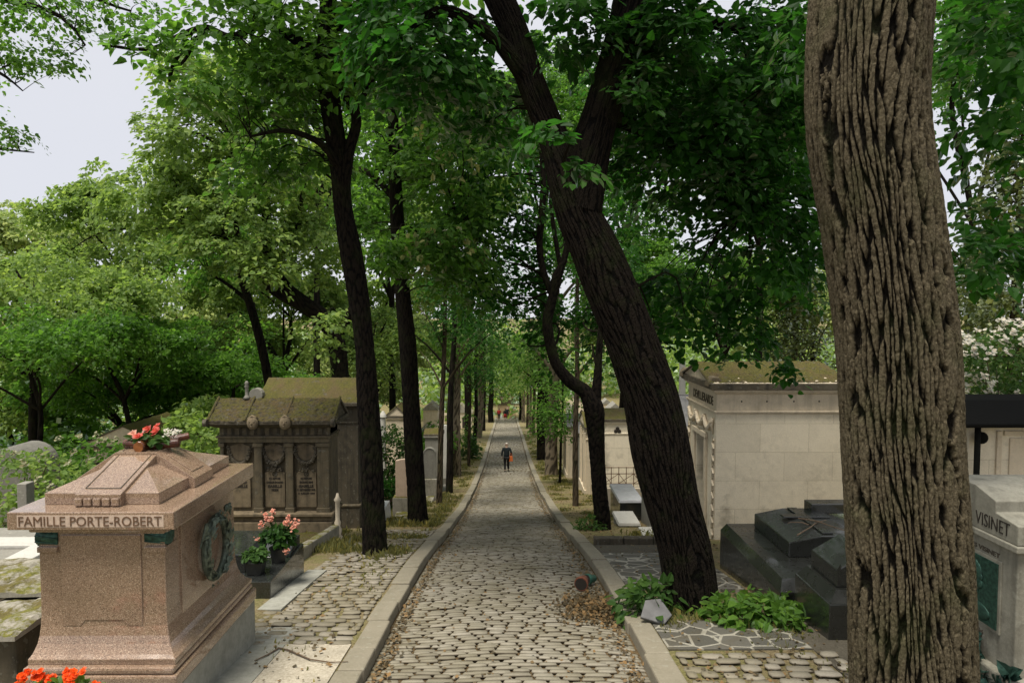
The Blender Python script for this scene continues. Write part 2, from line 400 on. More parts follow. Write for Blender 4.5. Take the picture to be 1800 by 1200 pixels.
def vnoise(u, v, pu, seed):
    """value noise, periodic in u with period pu cells"""
    iu = np.floor(u).astype(int); iv = np.floor(v).astype(int); fu = u-iu; fv = v-iv
    fu = fu*fu*(3-2*fu); fv = fv*fv*(3-2*fv)
    def h(a, b):
        x = (np.mod(a, pu)*374761393 + b*668265263 + seed*97) & 0xFFFFFFFF
        x = ((x ^ (x >> 13))*1274126177) & 0xFFFFFFFF; return ((x ^ (x >> 16)) & 0xFFFF)/65535.
    return (h(iu, iv)*(1-fu)+h(iu+1, iv)*fu)*(1-fv)+(h(iu, iv+1)*(1-fu)+h(iu+1, iv+1)*fu)*fv
def vcell(u, v, pu, seed):
    iu = np.floor(u).astype(int); iv = np.floor(v).astype(int)
    f1 = np.full(u.shape, 9.); f2 = np.full(u.shape, 9.)
    for a in (-1, 0, 1):
        for b in (-1, 0, 1):
            ca = iu+a; cb = iv+b
            x = (np.mod(ca, pu)*374761393 + cb*668265263 + seed*131) & 0xFFFFFFFF
            x = ((x ^ (x >> 13))*1274126177) & 0xFFFFFFFF; x = x ^ (x >> 16)
            ju = (x & 0xFFFF)/65535.; jv = ((x >> 8) & 0xFFFF)/65535.
            d = np.hypot(u-(ca+.15+.7*ju), v-(cb+.5*(jv)+.25+.5*(np.mod(ca, 2))))
            n2 = np.minimum(f2, np.maximum(f1, d)); f1 = np.minimum(f1, d); f2 = n2
    return f2-f1

def limb(path, nring, nseg, bark=None, seed=0, flare=None):
    """path: list of (x,y,z,r). Returns verts, quads, ridge attribute. bark=(cell width m, cell height m, depth m)"""
    p = np.array(path, float); n = len(p)
    if n == 2: p = np.vstack([p[0], (p[0]+p[1])/2, p[1]]); n = 3
    d = np.r_[0, np.cumsum(np.linalg.norm(np.diff(p[:, :3], axis=0), axis=1))]
    s = np.linspace(0, d[-1], nring); out = np.zeros((nring, 4))
    # Catmull-Rom through the joints
    m = np.gradient(p, d, axis=0)
    i = np.clip(np.searchsorted(d, s, side='right')-1, 0, n-2); h = (d[i+1]-d[i])[:, None]; t = ((s-d[i])/(d[i+1]-d[i]))[:, None]
    out = (2*t**3-3*t**2+1)*p[i]+(t**3-2*t**2+t)*h*m[i]+(-2*t**3+3*t**2)*p[i+1]+(t**3-t**2)*h*m[i+1]
    T = np.gradient(out[:, :3], axis=0); T /= np.linalg.norm(T, axis=1)[:, None]
    ref = np.zeros((nring, 3)); r0 = np.cross(T[0], [0.3, 1, 0.1]); r0 /= np.linalg.norm(r0); ref[0] = r0
    for k in range(1, nring):
        q = ref[k-1]-T[k]*np.dot(ref[k-1], T[k]); ref[k] = q/np.linalg.norm(q)
    B = np.cross(T, ref)
    ang = np.arange(nseg)*2*math.pi/nseg
    A, S = np.meshgrid(ang, s)
    rad = out[:, 3][:, None]*np.ones_like(A); rid = np.ones_like(A)
    rad = rad*(.985+.03*np.sin(2*A+seed+S*.5)+.025*np.sin(3*A+seed*2-S*.8))
    if bark:
        rm = float(np.mean(out[:, 3])); cw, ch, dep = bark
        pu = max(8, 4*int(round(math.pi*rm/cw/2))); U = A/(2*math.pi)*pu; W = S/ch
        wob = (vnoise(U*.5, W*1.3, pu//2, seed)-.5)*1.1+(vnoise(U, W*3, pu, seed+5)-.5)*.55
        e = vcell(U+wob, W, pu, seed)
        jag = (vnoise(U*3, W*16, pu*3, seed+22)-.5)*.22+(vnoise(U*6, W*40, pu*6, seed+24)-.5)*.12
        e = vcell(U+(vnoise(U*.25, W*.6, max(1, pu//4), seed+2)-.5)*3.2+wob*.5+jag, W+.25*wob, pu, seed)+jag*.35
        e2 = vcell(U*1+wob*.5, W*4+(vnoise(U, W*4, pu, seed+9))*1.4, pu, seed+3)
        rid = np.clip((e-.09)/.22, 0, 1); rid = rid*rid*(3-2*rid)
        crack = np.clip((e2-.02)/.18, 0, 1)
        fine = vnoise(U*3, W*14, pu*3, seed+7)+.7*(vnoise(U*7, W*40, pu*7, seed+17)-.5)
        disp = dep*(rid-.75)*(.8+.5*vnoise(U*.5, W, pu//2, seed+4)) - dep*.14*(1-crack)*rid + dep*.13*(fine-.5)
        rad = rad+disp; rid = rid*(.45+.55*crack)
    if flare:
        fh, fa = flare; k = np.clip(1-S/fh, 0, 1)**2
        rad = rad*(1+k*(fa+.22*np.sin(5*A+seed)+.1*np.sin(9*A+seed*3)))
    V = out[:, None, :3]+ref[:, None, :]*(np.cos(A)*rad)[..., None]+B[:, None, :]*(np.sin(A)*rad)[..., None]
    idx = np.arange(nring*nseg).reshape(nring, nseg); nx = np.roll(idx, -1, axis=1)
    Q = np.stack([idx[:-1], nx[:-1], nx[1:], idx[1:]], -1).reshape(-1, 4)
    return V.reshape(-1, 3), Q, rid.ravel(), out
def join(parts):
    V = []; Q = []; Rr = []; b = 0
    for v, q, r in parts: V.append(v); Q.append(q+b); Rr.append(r); b += len(v)
    return np.vstack(V), np.vstack(Q), np.concatenate(Rr)

# ------------------------------------------------------------------ foliage
def unit(a): return a/np.maximum(np.linalg.norm(a, axis=-1, keepdims=True), 1e-9)
def leaf_arrays(pos, nrm, dr, size, simple=False):
    """pos,nrm,dr Nx3, size N -> verts, quads; a folded heart-like leaf of two quads, or one rhombus"""
    dr = unit(dr-nrm*np.sum(dr*nrm, axis=1, keepdims=True)); sd = np.cross(nrm, dr); L = size[:, None]
    n = len(pos)
    if simple:
        v = np.stack([pos, pos+dr*L*.5+sd*L*.42-nrm*L*.06, pos+dr*L-nrm*L*.12, pos+dr*L*.5-sd*L*.42-nrm*L*.06], 1)
        q = np.arange(n*4).reshape(n, 4); return v.reshape(-1, 3), q
    v = np.stack([pos, pos+dr*L*.2+sd*L*.4+nrm*L*.07, pos+dr*L*.66+sd*L*.3+nrm*L*.03, pos+dr*L*1.05-nrm*L*.12,
                  pos+dr*L*.66-sd*L*.3+nrm*L*.03, pos+dr*L*.2-sd*L*.4+nrm*L*.07], 1)
    b = (np.arange(n)*6)[:, None]
    q = np.concatenate([b+np.array([[0, 3, 2, 1]]), b+np.array([[0, 5, 4, 3]])], 0)
    return v.reshape(-1, 3), q
def sprays(cent, outd, Rc, nl, leaf, rg, flatness=.28, droop=.45, jit=.5):
    """clusters -> leaf pos, normal, direction"""
    m = len(cent); Rc = np.broadcast_to(Rc, (m,)); c = np.repeat(cent, nl, 0); o = np.repeat(outd, nl, 0); r = np.repeat(Rc, nl)[:, None]
    n = len(c); loc = rg.normal(0, .5, (n, 3)); loc = loc/np.maximum(1, np.linalg.norm(loc, axis=1, keepdims=True))
    up = np.array([0, 0, 1.])
    nr = np.repeat(unit(up+outd*.5+rg.normal(0, .28, (m, 3))), nl, 0)
    h = np.sum(loc*nr, axis=1, keepdims=True); loc = loc-nr*h*(1-flatness)
    rad2 = np.sum(loc*loc, axis=1, keepdims=True)
    pos = c+loc*r; pos[:, 2:] -= rad2*r*droop
    nn = unit(nr+rg.normal(0, jit, (n, 3))+loc*.35)
    dr = loc+o*.5-up*.35+rg.normal(0, .3, (n, 3))
    return pos, nn, dr
def blob(rg, c, rx, ry, rz, n, hollow=.35):
    q = rg.normal(0, 1, (n, 3)); q /= np.linalg.norm(q, axis=1, keepdims=True)
    u = (hollow**3+(1-hollow**3)*rg.random(n))**(1/3)
    return np.array(c)+q*u[:, None]*np.array([rx, ry, rz]), q
DENS = 1.2
def crown(tree, specs, m, leaf, rg, name='crown', simple=False, jit=.5, flatness=.28, droop=.45, axis=None):
    """specs: (centre, rx, ry, rz, clusters, cluster radius, leaves per cluster[, leaf size])"""
    P_, N_, D_, S_ = [], [], [], []; cents = []
    for sp in specs:
        c, rx, ry, rz, nc, rc, nl = sp[:7]; nc = int(nc*DENS)+1; lf = sp[7] if len(sp) > 7 else leaf
        ce, q = blob(rg, c, rx, ry, rz, nc)
        # keep the nearby sight line free: nothing within 2 m of the lens
        keep = np.linalg.norm(ce, axis=1) > 2.6; ce = ce[keep]; q = q[keep]
        rr = rc*(.6+.8*rg.random(len(ce)))
        p, nn, d = sprays(ce, q*np.array([1, 1, .3]), rr, nl, lf, rg, flatness, droop, jit)
        P_.append(p); N_.append(nn); D_.append(d); S_.append(lf*(.4+1.0*rg.random(len(p))**.8)); cents.append(ce)
    V, Q = leaf_arrays(np.vstack(P_), np.vstack(N_), np.vstack(D_), np.concatenate(S_), simple)
    return link(name, np_mesh(name, V, Q), m, tree), np.vstack(cents)
def twigs(skel, cents, rg, nmax, r0=.012, far=3.5):
    """thin branches from the nearest limb joint to cluster centres"""
    parts = []
    if len(cents) > nmax: cents = cents[rg.choice(len(cents), nmax, replace=False)]
    for c in cents:
        d = np.linalg.norm(skel[:, :3]-c, axis=1)+np.maximum(0, skel[:, 2]-c[2])*.4; k = int(np.argmin(d)); a = skel[k, :3]
        L = np.linalg.norm(c-a)
        if L < .15 or L > far: continue
        mid = (a+c)/2+rg.normal(0, .09*L, 3)+np.array([0, 0, .1*L]); r = min(skel[k, 3]*.6, r0*(1+L*.8))
        v, q, rr, _ = limb([(*a, r), (*(a*.5+mid*.5+rg.normal(0, .03*L, 3)), r*.8), (*mid, r*.6), (*c, r*.2)], 8, 5)
        parts.append((v, q, rr))
    return parts

def tree(name, label, trunk, limbs, bark, crowns, leafm, leaf, seed, group='trees along the avenue', barkdef=(.05, .3, .018), nr=160, ns=48,
         ntwig=60, flare=(.7, .25), r0=.012, twigfar=3.5, simple=False, jit=.36, extra=None, cat='tree', flatness=.28, droop=.45):
    """trunk: world points (x,y,z,r) from the ground up; limbs: lists of world points"""
    rg = np.random.default_rng(seed); b = trunk[0]
    t = empty(name, (b[0], b[1], b[2]), label, cat, group)
    base = (b[0], b[1], b[2]-.35, b[3])
    v, q, r, sk = limb([base]+list(trunk), nr, ns, barkdef, seed, flare); parts = [(v, q, r)]; sks = [sk[len(sk)//3:]]
    for k, lb in enumerate(limbs):
        v, q, r, sk = limb(lb, max(14, nr//3), max(8, ns//2), (barkdef[0], barkdef[1], barkdef[2]*.5) if ns > 20 else None, seed+k+1)
        parts.append((v, q, r)); sks.append(sk)
    S = np.vstack(sks)
    if crowns:
        co, cents = crown(t, crowns, M[leafm], leaf, rg, simple=simple, jit=jit, flatness=flatness, droop=droop)
        if ntwig: parts += twigs(S, cents, rg, ntwig, r0, twigfar)
    V, Q, Rr = join(parts)
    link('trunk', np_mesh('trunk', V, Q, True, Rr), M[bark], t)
    return t
def px(pts, Y):
    """trunk joints read as (column, row, half width, extra distance)"""
    o = []
    for p in pts:
        y = Y+(p[3] if len(p) > 3 else 0); w = P(p[0], p[1], y); o.append((w.x, w.y, w.z, p[2]*y/F))
    return o
def pb(x, y, Y, rx, ry, dep, nc, rc, nl, lf=None):
    """a bough mass round a point of the avenue"""
    w = P(x, y, Y); r = ((w.x, w.y, w.z), rx*Y/F, dep, ry*Y/F, nc, rc, nl); return r+((lf,) if lf else ())

# ------------------------------------------------------------------ ground, path, kerbs
xs = np.array([-600, -300, -150, -80, -50, -35, -25, -18, -13, -10, -8, -6.5, -5.5, -4.5, -3.8, -3.2, -2.7, -2.2, -1.66, -1.60, -1.50, 0,
               1.50, 1.60, 1.66, 2.2, 2.7, 3.2, 3.8, 4.5, 5.5, 6.5, 8, 10, 13, 18, 25, 35, 50, 80, 150, 300, 600.])
ys = np.concatenate([np.arange(-12, 0, 2), np.arange(0, 30, .4), np.arange(30, 110, 1.5), np.arange(110, 220, 8), np.arange(220, 900, 60)])
X, Yg = np.meshgrid(xs, ys); Z = prof(Yg)
inpath = (np.abs(X) < 1.55) & (Yg < 103)
Z = np.where(inpath, Z-.026, Z+.10)
Z = Z+np.where(np.abs(X) > 3, .05*np.sin(X*1.3+Yg*.7)*np.sin(Yg*.9), 0)
idx = np.arange(X.size).reshape(X.shape)
Q = np.stack([idx[:-1, :-1], idx[:-1, 1:], idx[1:, 1:], idx[1:, :-1]], -1).reshape(-1, 4)
tag(link('ground', np_mesh('ground', np.stack([X, Yg, Z], -1).reshape(-1, 3), Q, True), M['ground']), kind='structure')

def cobbles(name, x0, x1, y0, y1, pitch, wmean, zoff, m, rg, camber=.0, rough=.004, bow=.0, taper=True, gap=.008):
    us = np.array([0, .07, .5, .93, 1]); hz = np.array([-.018, -.002, 0, -.002, -.018])
    Vs = []; k = 0; y = y0
    cx = []; 
    while y < y1:
        ph = rg.random()*wmean; x = x0-ph*.0
        first = True
        while x < x1-.02:
            w = wmean*(.72+.56*rg.random())
            if first: w *= .45+.6*rg.random(); first = False
            if x+w > x1-.07: w = x1-x
            cx.append((x, y, w)); x += w
        y += pitch*(.94+.12*rg.random())
    cx = np.array(cx); n = len(cx)
    U, W = np.meshgrid(us, us)               # U along x, W along y
    cor = 1-.10*((np.abs(U-.5)*2)**4)*((np.abs(W-.5)*2)**4)*2
    g = gap*(.6+.8*rg.random(n)); ge = g*1.5
    w = cx[:, 2]-ge; l = pitch*(.93+.1*rg.random(n))-g*.8
    lx = ((U-.5)*cor)[None]*w[:, None, None]; ly = ((W-.5)*cor)[None]*l[:, None, None]
    rot = rg.normal(0, .02, n)[:, None, None]
    gx = cx[:, 0][:, None, None]+cx[:, 2][:, None, None]/2+lx-ly*rot
    gy = cx[:, 1][:, None, None]+ly+lx*rot+rg.normal(0, .005, n)[:, None, None]
    gy = gy+bow*(gx-.1)**2+.02*np.sin(gx*2.1+gy*.8)+.012*np.sin(gx*5+gy*2)
    h = (hz[None, :, None]*1.+hz[None, None, :]); h = np.maximum(h, -.045)
    tx = rg.normal(0, .014, n)[:, None, None]; ty = rg.normal(0, .022, n)[:, None, None]
    z = prof(gy)+zoff+h+rg.normal(0, rough, n)[:, None, None]+tx*lx+ty*ly+camber*(1-(gx/1.45)**2)
    V = np.stack([gx, gy, z], -1).reshape(-1, 3)
    b = (np.arange(n)*25)[:, None]; loc = np.arange(25).reshape(5, 5)
    q = np.stack([loc[:-1, :-1], loc[:-1, 1:], loc[1:, 1:], loc[1:, :-1]], -1).reshape(-1)
    Q = (b+q[None]).reshape(-1, 4)
    return V, Q
rgp = np.random.default_rng(11)
v1, q1 = cobbles('a', -1.42, 1.46, 3.0, 38, .087, .245, -.015, None, rgp, .03, .005, -.03)
v2, q2 = cobbles('b', -1.42, 1.46, 38, 102.5, .15, .25, -.015, None, rgp, .03, .005, -.03, gap=.02)
o = tag(link('path', np_mesh('path', np.vstack([v1, v2]), np.vstack([q1, q2+len(v1)]), True), M['cobble']), kind='structure')

def kerb(x0, x1, seed):
    rg = np.random.default_rng(seed); mb = MB(); y = 3.2
    while y < 102:
        L = rg.uniform(.6, 1.15) if y < 40 else 2.2; zz = [float(prof(y)), float(prof(y+L-.012))]
        j = rg.normal(0, .010); h = .125+rg.normal(0, .008); t = rg.normal(0, .008); w0 = rg.normal(0, .008)
        v = []
        for yy, zb in ((y, zz[0]), (y+L-.014, zz[1])):
            a, b = x0+j+w0, x1+j; zt = zb+h+(t if yy == y else 0)
            v += [(a, yy, zb-.2), (b, yy, zb-.2), (b, yy, zt), (a, yy, zt)]
        mb.add(v, [(0,1,2,3),(7,6,5,4),(0,4,5,1),(1,5,6,2),(2,6,7,3),(3,7,4,0)]); y += L
    o = mb.build('kerb', M['kerb'], None, .022 if True else 0); tag(o, kind='structure')
kerb(-1.70, -1.43, 3); kerb(1.47, 1.74, 4)

def patch(name, poly, m, lift=.012, thick=.08, step=.25, zf=None):
    """a sheet that follows the slope; poly = (x0,x1,y0,y1)"""
    x0, x1, y0, y1 = poly; nx = 6; ny = max(3, int((y1-y0)/step)+1)
    X, Yy = np.meshgrid(np.linspace(x0, x1, nx), np.linspace(y0, y1, ny)); Z = prof(Yy)+.10+lift
    V = np.stack([X, Yy, Z], -1).reshape(-1, 3); idx = np.arange(X.size).reshape(X.shape)
    Q = np.stack([idx[:-1, :-1], idx[:-1, 1:], idx[1:, 1:], idx[1:, :-1]], -1).reshape(-1, 4)
    # skirts
    n = len(V); ring = list(idx[0])+list(idx[1:, -1])+list(idx[-1, ::-1][1:])+list(idx[::-1, 0][1:-1])
    low = V[ring]-np.array([0, 0, thick]); V = np.vstack([V, low]); k = len(ring)
    S = np.array([[ring[i], n+i, n+(i+1) % k, ring[(i+1) % k]] for i in range(k)]); Q = np.vstack([Q, S])
    return tag(link(name, np_mesh(name, V, Q), m), kind='structure')
patch('concrete_pavement', (-2.42, -1.705, 3.0, 7.35), M['gravelcrete'], .016)
patch('cement_pavement', (-2.9, -2.424, 3.0, 7.9), M['cement'], .020)
patch('cement_pavement', (-3.16, -2.86, 8.5, 10.7), M['cement'], .045)
patch('crazy_pavement', (1.745, 3.3, 7.15, 8.1), M['crazy'], .016)
patch('crazy_pavement', (1.745, 3.4, 9.5, 12.3), M['crazy'], .016)
patch('tarmac_pavement', (1.745, 3.6, 12.304, 13.4), M['asphalt'], .016)
patch('dark_pavement', (3.304, 5.4, 5.0, 8.3), M['asphalt'], .010)
v1, q1 = cobbles('v', -3.12, -1.705, 7.38, 16.5, .15, .25, .128, None, rgp, rough=.006, gap=.02)
v2, q2 = cobbles('v', 1.745, 3.5, 3.2, 7.12, .17, .26, .132, None, rgp, rough=.008, gap=.03)
tag(link('cobbled_pavement', np_mesh('cp', v1, q1, True), M['cobble2']), kind='structure')
tag(link('cobbled_pavement', np_mesh('cp', v2, q2, True), M['cobble2']), kind='structure')
mb = MB(); 
for k in range(3): mb.box(1.76+k*.6, 2.34+k*.6, 13.42, 13.6, -5.3, -4.60+.0*k)
tag(mb.build('edging_kerb', M['limedark'], None, .015), kind='structure')

# ------------------------------------------------------------------ lettering
def letters(s, width, height, depth, origin, ux, uy, m, parent, name='inscription', bold=0.):
    cu = bpy.data.curves.new('t', 'FONT'); cu.body = s; cu.align_x = 'CENTER'; cu.align_y = 'CENTER'; cu.extrude = .5; cu.offset = bold; cu.resolution_u = 3
    ob = bpy.data.objects.new('t', cu); C.objects.link(ob)
    dg = bpy.context.evaluated_depsgraph_get(); me = bpy.data.meshes.new_from_object(ob.evaluated_get(dg))
    bpy.data.objects.remove(ob); co = np.zeros(len(me.vertices)*3); me.vertices.foreach_get('co', co); co = co.reshape(-1, 3)
    mn, mxx = co.min(0), co.max(0); c = (mn+mxx)/2; sc = np.array([width, height, depth])/(mxx-mn)
    l = (co-c)*sc; ux = np.array(ux, float); uy = np.array(uy, float); uz = np.cross(ux, uy)
    w = np.array(origin)+l[:, :1]*ux+l[:, 1:2]*uy+l[:, 2:]*uz
    me.vertices.foreach_set('co', w.astype(np.float32).ravel()); me.update(); me.name = name
    return link(name, me, m, parent)

# ------------------------------------------------------------------ granite tomb at the left
def slabgrid(p00, p10, p11, p01, th, m, parent, name, nx=30, ny=16, amp=.01, seed=0, sag=0):
    """a thick rough slab between four corner points"""
    a, b, c, d = [np.array(p, float) for p in (p00, p10, p11, p01)]; u, v = np.meshgrid(np.linspace(0, 1, nx), np.linspace(0, 1, ny))
    u = u[..., None]; v = v[..., None]; Pt = a*(1-u)*(1-v)+b*u*(1-v)+c*u*v+d*(1-u)*v
    nrm = np.cross(b-a, d-a); nrm /= np.linalg.norm(nrm)
    hh = (vnoise(u[..., 0]*nx*.35, v[..., 0]*ny*.35, 9999, seed)-.5)+.6*(vnoise(u[..., 0]*nx*.8, v[..., 0]*ny*.8, 9999, seed+1)-.5)
    edge = np.minimum(np.minimum(u, 1-u), np.minimum(v, 1-v))[..., 0]; hh = hh-(edge < 1e-6)*.7
    top = Pt+nrm*(hh*amp*2)[..., None]; bot = Pt-nrm*th
    idx = np.arange(nx*ny).reshape(ny, nx); n = nx*ny
    Qt = np.stack([idx[:-1, :-1], idx[:-1, 1:], idx[1:, 1:], idx[1:, :-1]], -1).reshape(-1, 4); Qb = Qt[:, ::-1]+n
    ring = list(idx[0])+list(idx[1:, -1])+list(idx[-1, ::-1][1:])+list(idx[::-1, 0][1:-1]); k = len(ring)
    S = np.array([[ring[(i+1) % k], ring[i], n+ring[i], n+ring[(i+1) % k]] for i in range(k)])
    return link(name, np_mesh(name, np.vstack([top.reshape(-1, 3), bot.reshape(-1, 3)]), np.vstack([Qt, Qb, S])), m, parent)

def granite_tomb():
    x0, x1, y0, y1 = -4.14, -2.76, 5.61, 7.40; zt = -1.69
    g = empty('granite_tomb', (-3.45, 6.5, -3.7), 'polished pink-brown granite sarcophagus tomb with a bronze wreath and stepped lid', 'tomb')
    p = M['pink']
    MB().box(x0+.11, x1-.02, 4.85, y1+.02, -4.0, -3.19).build('plinth', M['cement'], g, .01)
    # base and flared body: stacked sections
    mb = MB(); mb.box(x0+.08, x1+.01, y0-.05, y1+.0, -3.188, -3.06); mb.box(x0+.10, x1-.02, y0-.03, y1-.03, -3.058, -3.0)
    mb.build('base', p, g, .02)
    cx, cy = (x0+x1)/2, (y0+y1)/2; hx, hy = (x1-x0)/2, (y1-y0)/2
    prf = [(.0, -3.0), (.0, -2.955), (.035, -2.93), (.06, -2.90), (.085, -2.86), (.105, -2.80), (.12, -2.72), (.128, -2.62), (.13, -2.5), (.13, -1.90)]
    v = []; f = []
    for ins, z in prf:
        a = ins+.03; l_ = .11+ins*.3; v += [(x0+l_, y0+a, z), (x1-a, y0+a, z), (x1-a, y1-a, z), (x0+l_, y1-a, z)]
    for i in range(len(prf)-1):
        for k in range(4): f.append((i*4+k, i*4+(k+1) % 4, (i+1)*4+(k+1) % 4, (i+1)*4+k))
    f.append((3,2,1,0)); f.append(tuple(len(v)-4+k for k in range(4)))
    body = MB().add(v, f).build('body', p, g, .006)
    # front raised panel with a notched foot, side panel
    ax, bx = x0+.34, x1-.36
    MB().prism([(ax, -1.93), (bx, -1.93), (bx, -2.72), (bx-.13, -2.72), (bx-.17, -2.67), (ax+.19, -2.67), (ax+.15, -2.72), (ax, -2.72)], 'y', y0+.145, y0+.2).build('front_panel', p, g, .004)
    MB().box(x1-.19, x1-.145, y0+.42, y1-.42, -2.74, -1.93).build('side_panel', p, g, .004)
    mb = MB()   # corner pilasters and necking
    for (a, b, c, d) in ((x0+.145, x0+.315, y0+.135, y0+.30), (x1-.33, x1-.14, y0+.135, y0+.34)):
        MB().box(a, b, c, d, -2.08, -2.03).build('capital', p, g, .006)
    MB().box(x0+.1, x1-.1, y0+.1, y1-.1, -1.898, -1.842).build('neck_moulding', p, g, .02)
    mb = MB(); mb.box(x0, x1, y0, y1, -1.84, zt); mb.build('cap_slab', p, g, .008)
    # inscription on a rubbed panel
    letters('FAMILLE PORTE-ROBERT', 1.18, .082, .006, ((x0+x1)/2, y0-.004, -1.765), (1, 0, 0), (0, 0, 1), M['cutletter'], g, bold=.0)
    MB().box(x0+.085, x1-.085, y0-.002, y0+.01, -1.815, -1.715).build('lettering_panel', M['pinkcut'], g, 0)
    # lid block with a hipped top
    a, b, c, d = x0+.17, x1-.23, y0+.22, y1-.09; zb = zt+.10; zr = -1.37
    mb = MB(); mb.box(a, b, c, d, zt+.001, zb)
    mx_, my = (a+b)/2, (c+d)/2
    mb.add([(a, c, zb), (b, c, zb), (b, d, zb), (a, d, zb), (mx_, c+.62, zr), (mx_, d-.62, zr)], [(0,1,4), (1,2,5,4), (2,3,5), (3,0,4,5)])
    mb.build('lid_block', p, g, .004)
    # the cross bands
    w = .195; t = .03
    mb = MB()
    zc = zr+.02; lo = zb+.005
    mb.prism([(c-.06, zt+.002), (c-.06, lo+.0), (c+.62, zc), (d-.62, zc), (d+.04, lo), (d+.04, zt+.002)], 'x', mx_-w, mx_+w)
    mb.prism([(a-.06, zt+.002), (a-.06, lo-.015), (mx_-w*.95, zc-.003), (mx_+w*.95, zc-.003), (b+.06, lo-.015), (b+.06, zt+.002)], 'y', my-.2, my+.2)
    band = mb.build('cross_band', p, g, .004)
    mb = MB()
    for k in range(5): mb.box(mx_-w+.005+k*.078, mx_-w+.005+k*.078+.066, c-.085, c-.062, zt+.008, zt+.078)
    mb.build('fluted_block', p, g, .012)
    mb = MB()   # sunk outline on the band slope
    s0 = (c+.02, lo+.036); s1 = (c+.62, zc+.003)
    for X0 in (mx_-w+.045, mx_+w-.045):
        mb.tube([(X0, s0[0], s0[1]-.002), (X0, s1[0], s1[1]), (X0, d-.65, zc+.002)], .0035, 5)
    mb.tube([(mx_-w+.045, s0[0], s0[1]-.002), (mx_+w-.045, s0[0], s0[1]-.002)], .0035, 5)
    mb.build('incised_line', M['inkg'], g, 0)
    # plaque lying on the right arm
    sl = ((lo-.015)-(zc-.003))/((b+.06)-(mx_+w*.95)); xa, xb = mx_+w+.06, b-.0
    za, zb2 = zc-.003+sl*(xa-mx_-w*.95), zc-.003+sl*(xb-mx_-w*.95)
    MB().add([(xa, my-.11, za+.001), (xb, my-.11, zb2+.001), (xb, my+.13, zb2+.001), (xa, my+.13, za+.001), (xa, my-.11, za+.012), (xb, my-.11, zb2+.012), (xb, my+.13, zb2+.012), (xa, my+.13, za+.012)],
             [(3,2,1,0), (4,5,6,7), (0,1,5,4), (1,2,6,5), (2,3,7,6), (3,0,4,7)]).build('plaque', p, g, .003)
    # bronze scroll rolls at the corners
    for (sx, sy, sz, rr) in ((x0+.22, y0+.21, -1.96, .075), (x1-.24, y0+.23, -1.96, .08)):
        mb = MB(); n = 20; v = []
        mb.tube([(sx-.095, sy, sz), (sx-.09, sy, sz), (sx+.09, sy, sz), (sx+.095, sy, sz)], [rr*.75, rr, rr, rr*.8], 18)
        mb.tube([(sx-.03, sy-.03, sz), (sx-.03, sy+.17, sz), (sx+.0, sy+.2, sz)], [rr, rr*.95, rr*.7], 16)
        for k in range(9):
            an = k/9*2*math.pi; mb.tube([(sx-.09, sy+math.cos(an)*rr, sz+math.sin(an)*rr), (sx+.09, sy+math.cos(an+.35)*rr, sz+math.sin(an+.35)*rr)], .008, 5)
        mb.build('bronze_scroll', M['bronze'], g, 0, True)
    # wreath
    rg = np.random.default_rng(5); wx, wy, wz = x1-.12, 6.62, -2.34
    mb = MB(); n = 34
    pts = [(wx+.03, wy+.24*math.cos(2*math.pi*k/n), wz+.29*math.sin(2*math.pi*k/n)) for k in range(n+1)]
    mb.tube(pts, .036, 9)
    for k in range(150):
        a_ = rg.random()*2*math.pi; r_ = rg.normal(0, .028); cc = Vector((wx+.055+rg.random()*.035, wy+(.24+r_)*math.cos(a_), wz+(.29+r_)*math.sin(a_)))
        s_ = 1 if math.cos(a_) > 0 else -1
        dirv = Vector((rg.normal(.1, .2), -math.sin(a_)*s_, math.cos(a_)*s_)).normalized(); w_ = dirv.cross(Vector((1, 0, 0))).normalized()
        L = .085
        mb.add([tuple(cc), tuple(cc+dirv*L*.5+w_*.021-Vector((.008, 0, 0))), tuple(cc+dirv*L+Vector((.006, 0, 0))), tuple(cc+dirv*L*.5-w_*.021-Vector((.008, 0, 0))), tuple(cc+dirv*L*.5+Vector((.012, 0, 0)))],
               [(0,1,4), (1,2,4), (2,3,4), (3,0,4), (0,3,2,1)])
    for (yy, zz, ss) in ((wy-.24, wz+.22, -1), (wy+.2, wz+.33, 1)):
        mb.ball((wx+.06, yy, zz), (.03, .045, .04), 8, 5)
        for q in range(4):
            mb.tube([(wx+.05, yy, zz), (wx+.075, yy+ss*.05+rg.normal(0, .02), zz+rg.normal(.02, .04)), (wx+.04, yy+ss*(.07+.02*q), zz-.03*q-.02)], [.014, .018, .006], 6)
    mb.build('bronze_wreath', M['bronzew'], g, 0)
granite_tomb()

def petals_flower(V, Q, c, r, n, rg, up, cup=.5, layers=2, w=.55):
    """appends rhombic petals round a centre"""
    c = np.array(c, float); up = unit(np.array(up, float)); t = unit(np.cross(up, [.3, .9, .2])); b = np.cross(up, t)
    for l in range(layers):
        for k in range(n):
            a = 2*math.pi*(k+.5*l)/n+rg.normal(0, .12); d = t*math.cos(a)+b*math.sin(a); s = -t*math.sin(a)+b*math.cos(a)
            rr = r*(1-.3*l)*(.85+.3*rg.random()); el = cup*(1+.9*l)
            e = d*math.cos(el)+up*math.sin(el); k0 = len(V)
            V += [c, c+e*rr*.55+s*rr*w*.6, c+e*rr-up*rr*.12*(1 if l == 0 else 0)+s*rr*.1, c+e*rr*.55-s*rr*w*.6]; Q.append((k0, k0+1, k0+2, k0+3))
def flowers(name, m, parent, items, rg, n=6, cup=.5, layers=2, w=.55):
    V, Q = [], []
    for c, r in items:
        petals_flower(V, Q, c, r, n, rg, (rg.normal(0, .5), -.5+rg.normal(0, .4), 1), cup, layers, w)
    return link(name, np_mesh(name, np.array(V), np.array(Q)), m, parent)
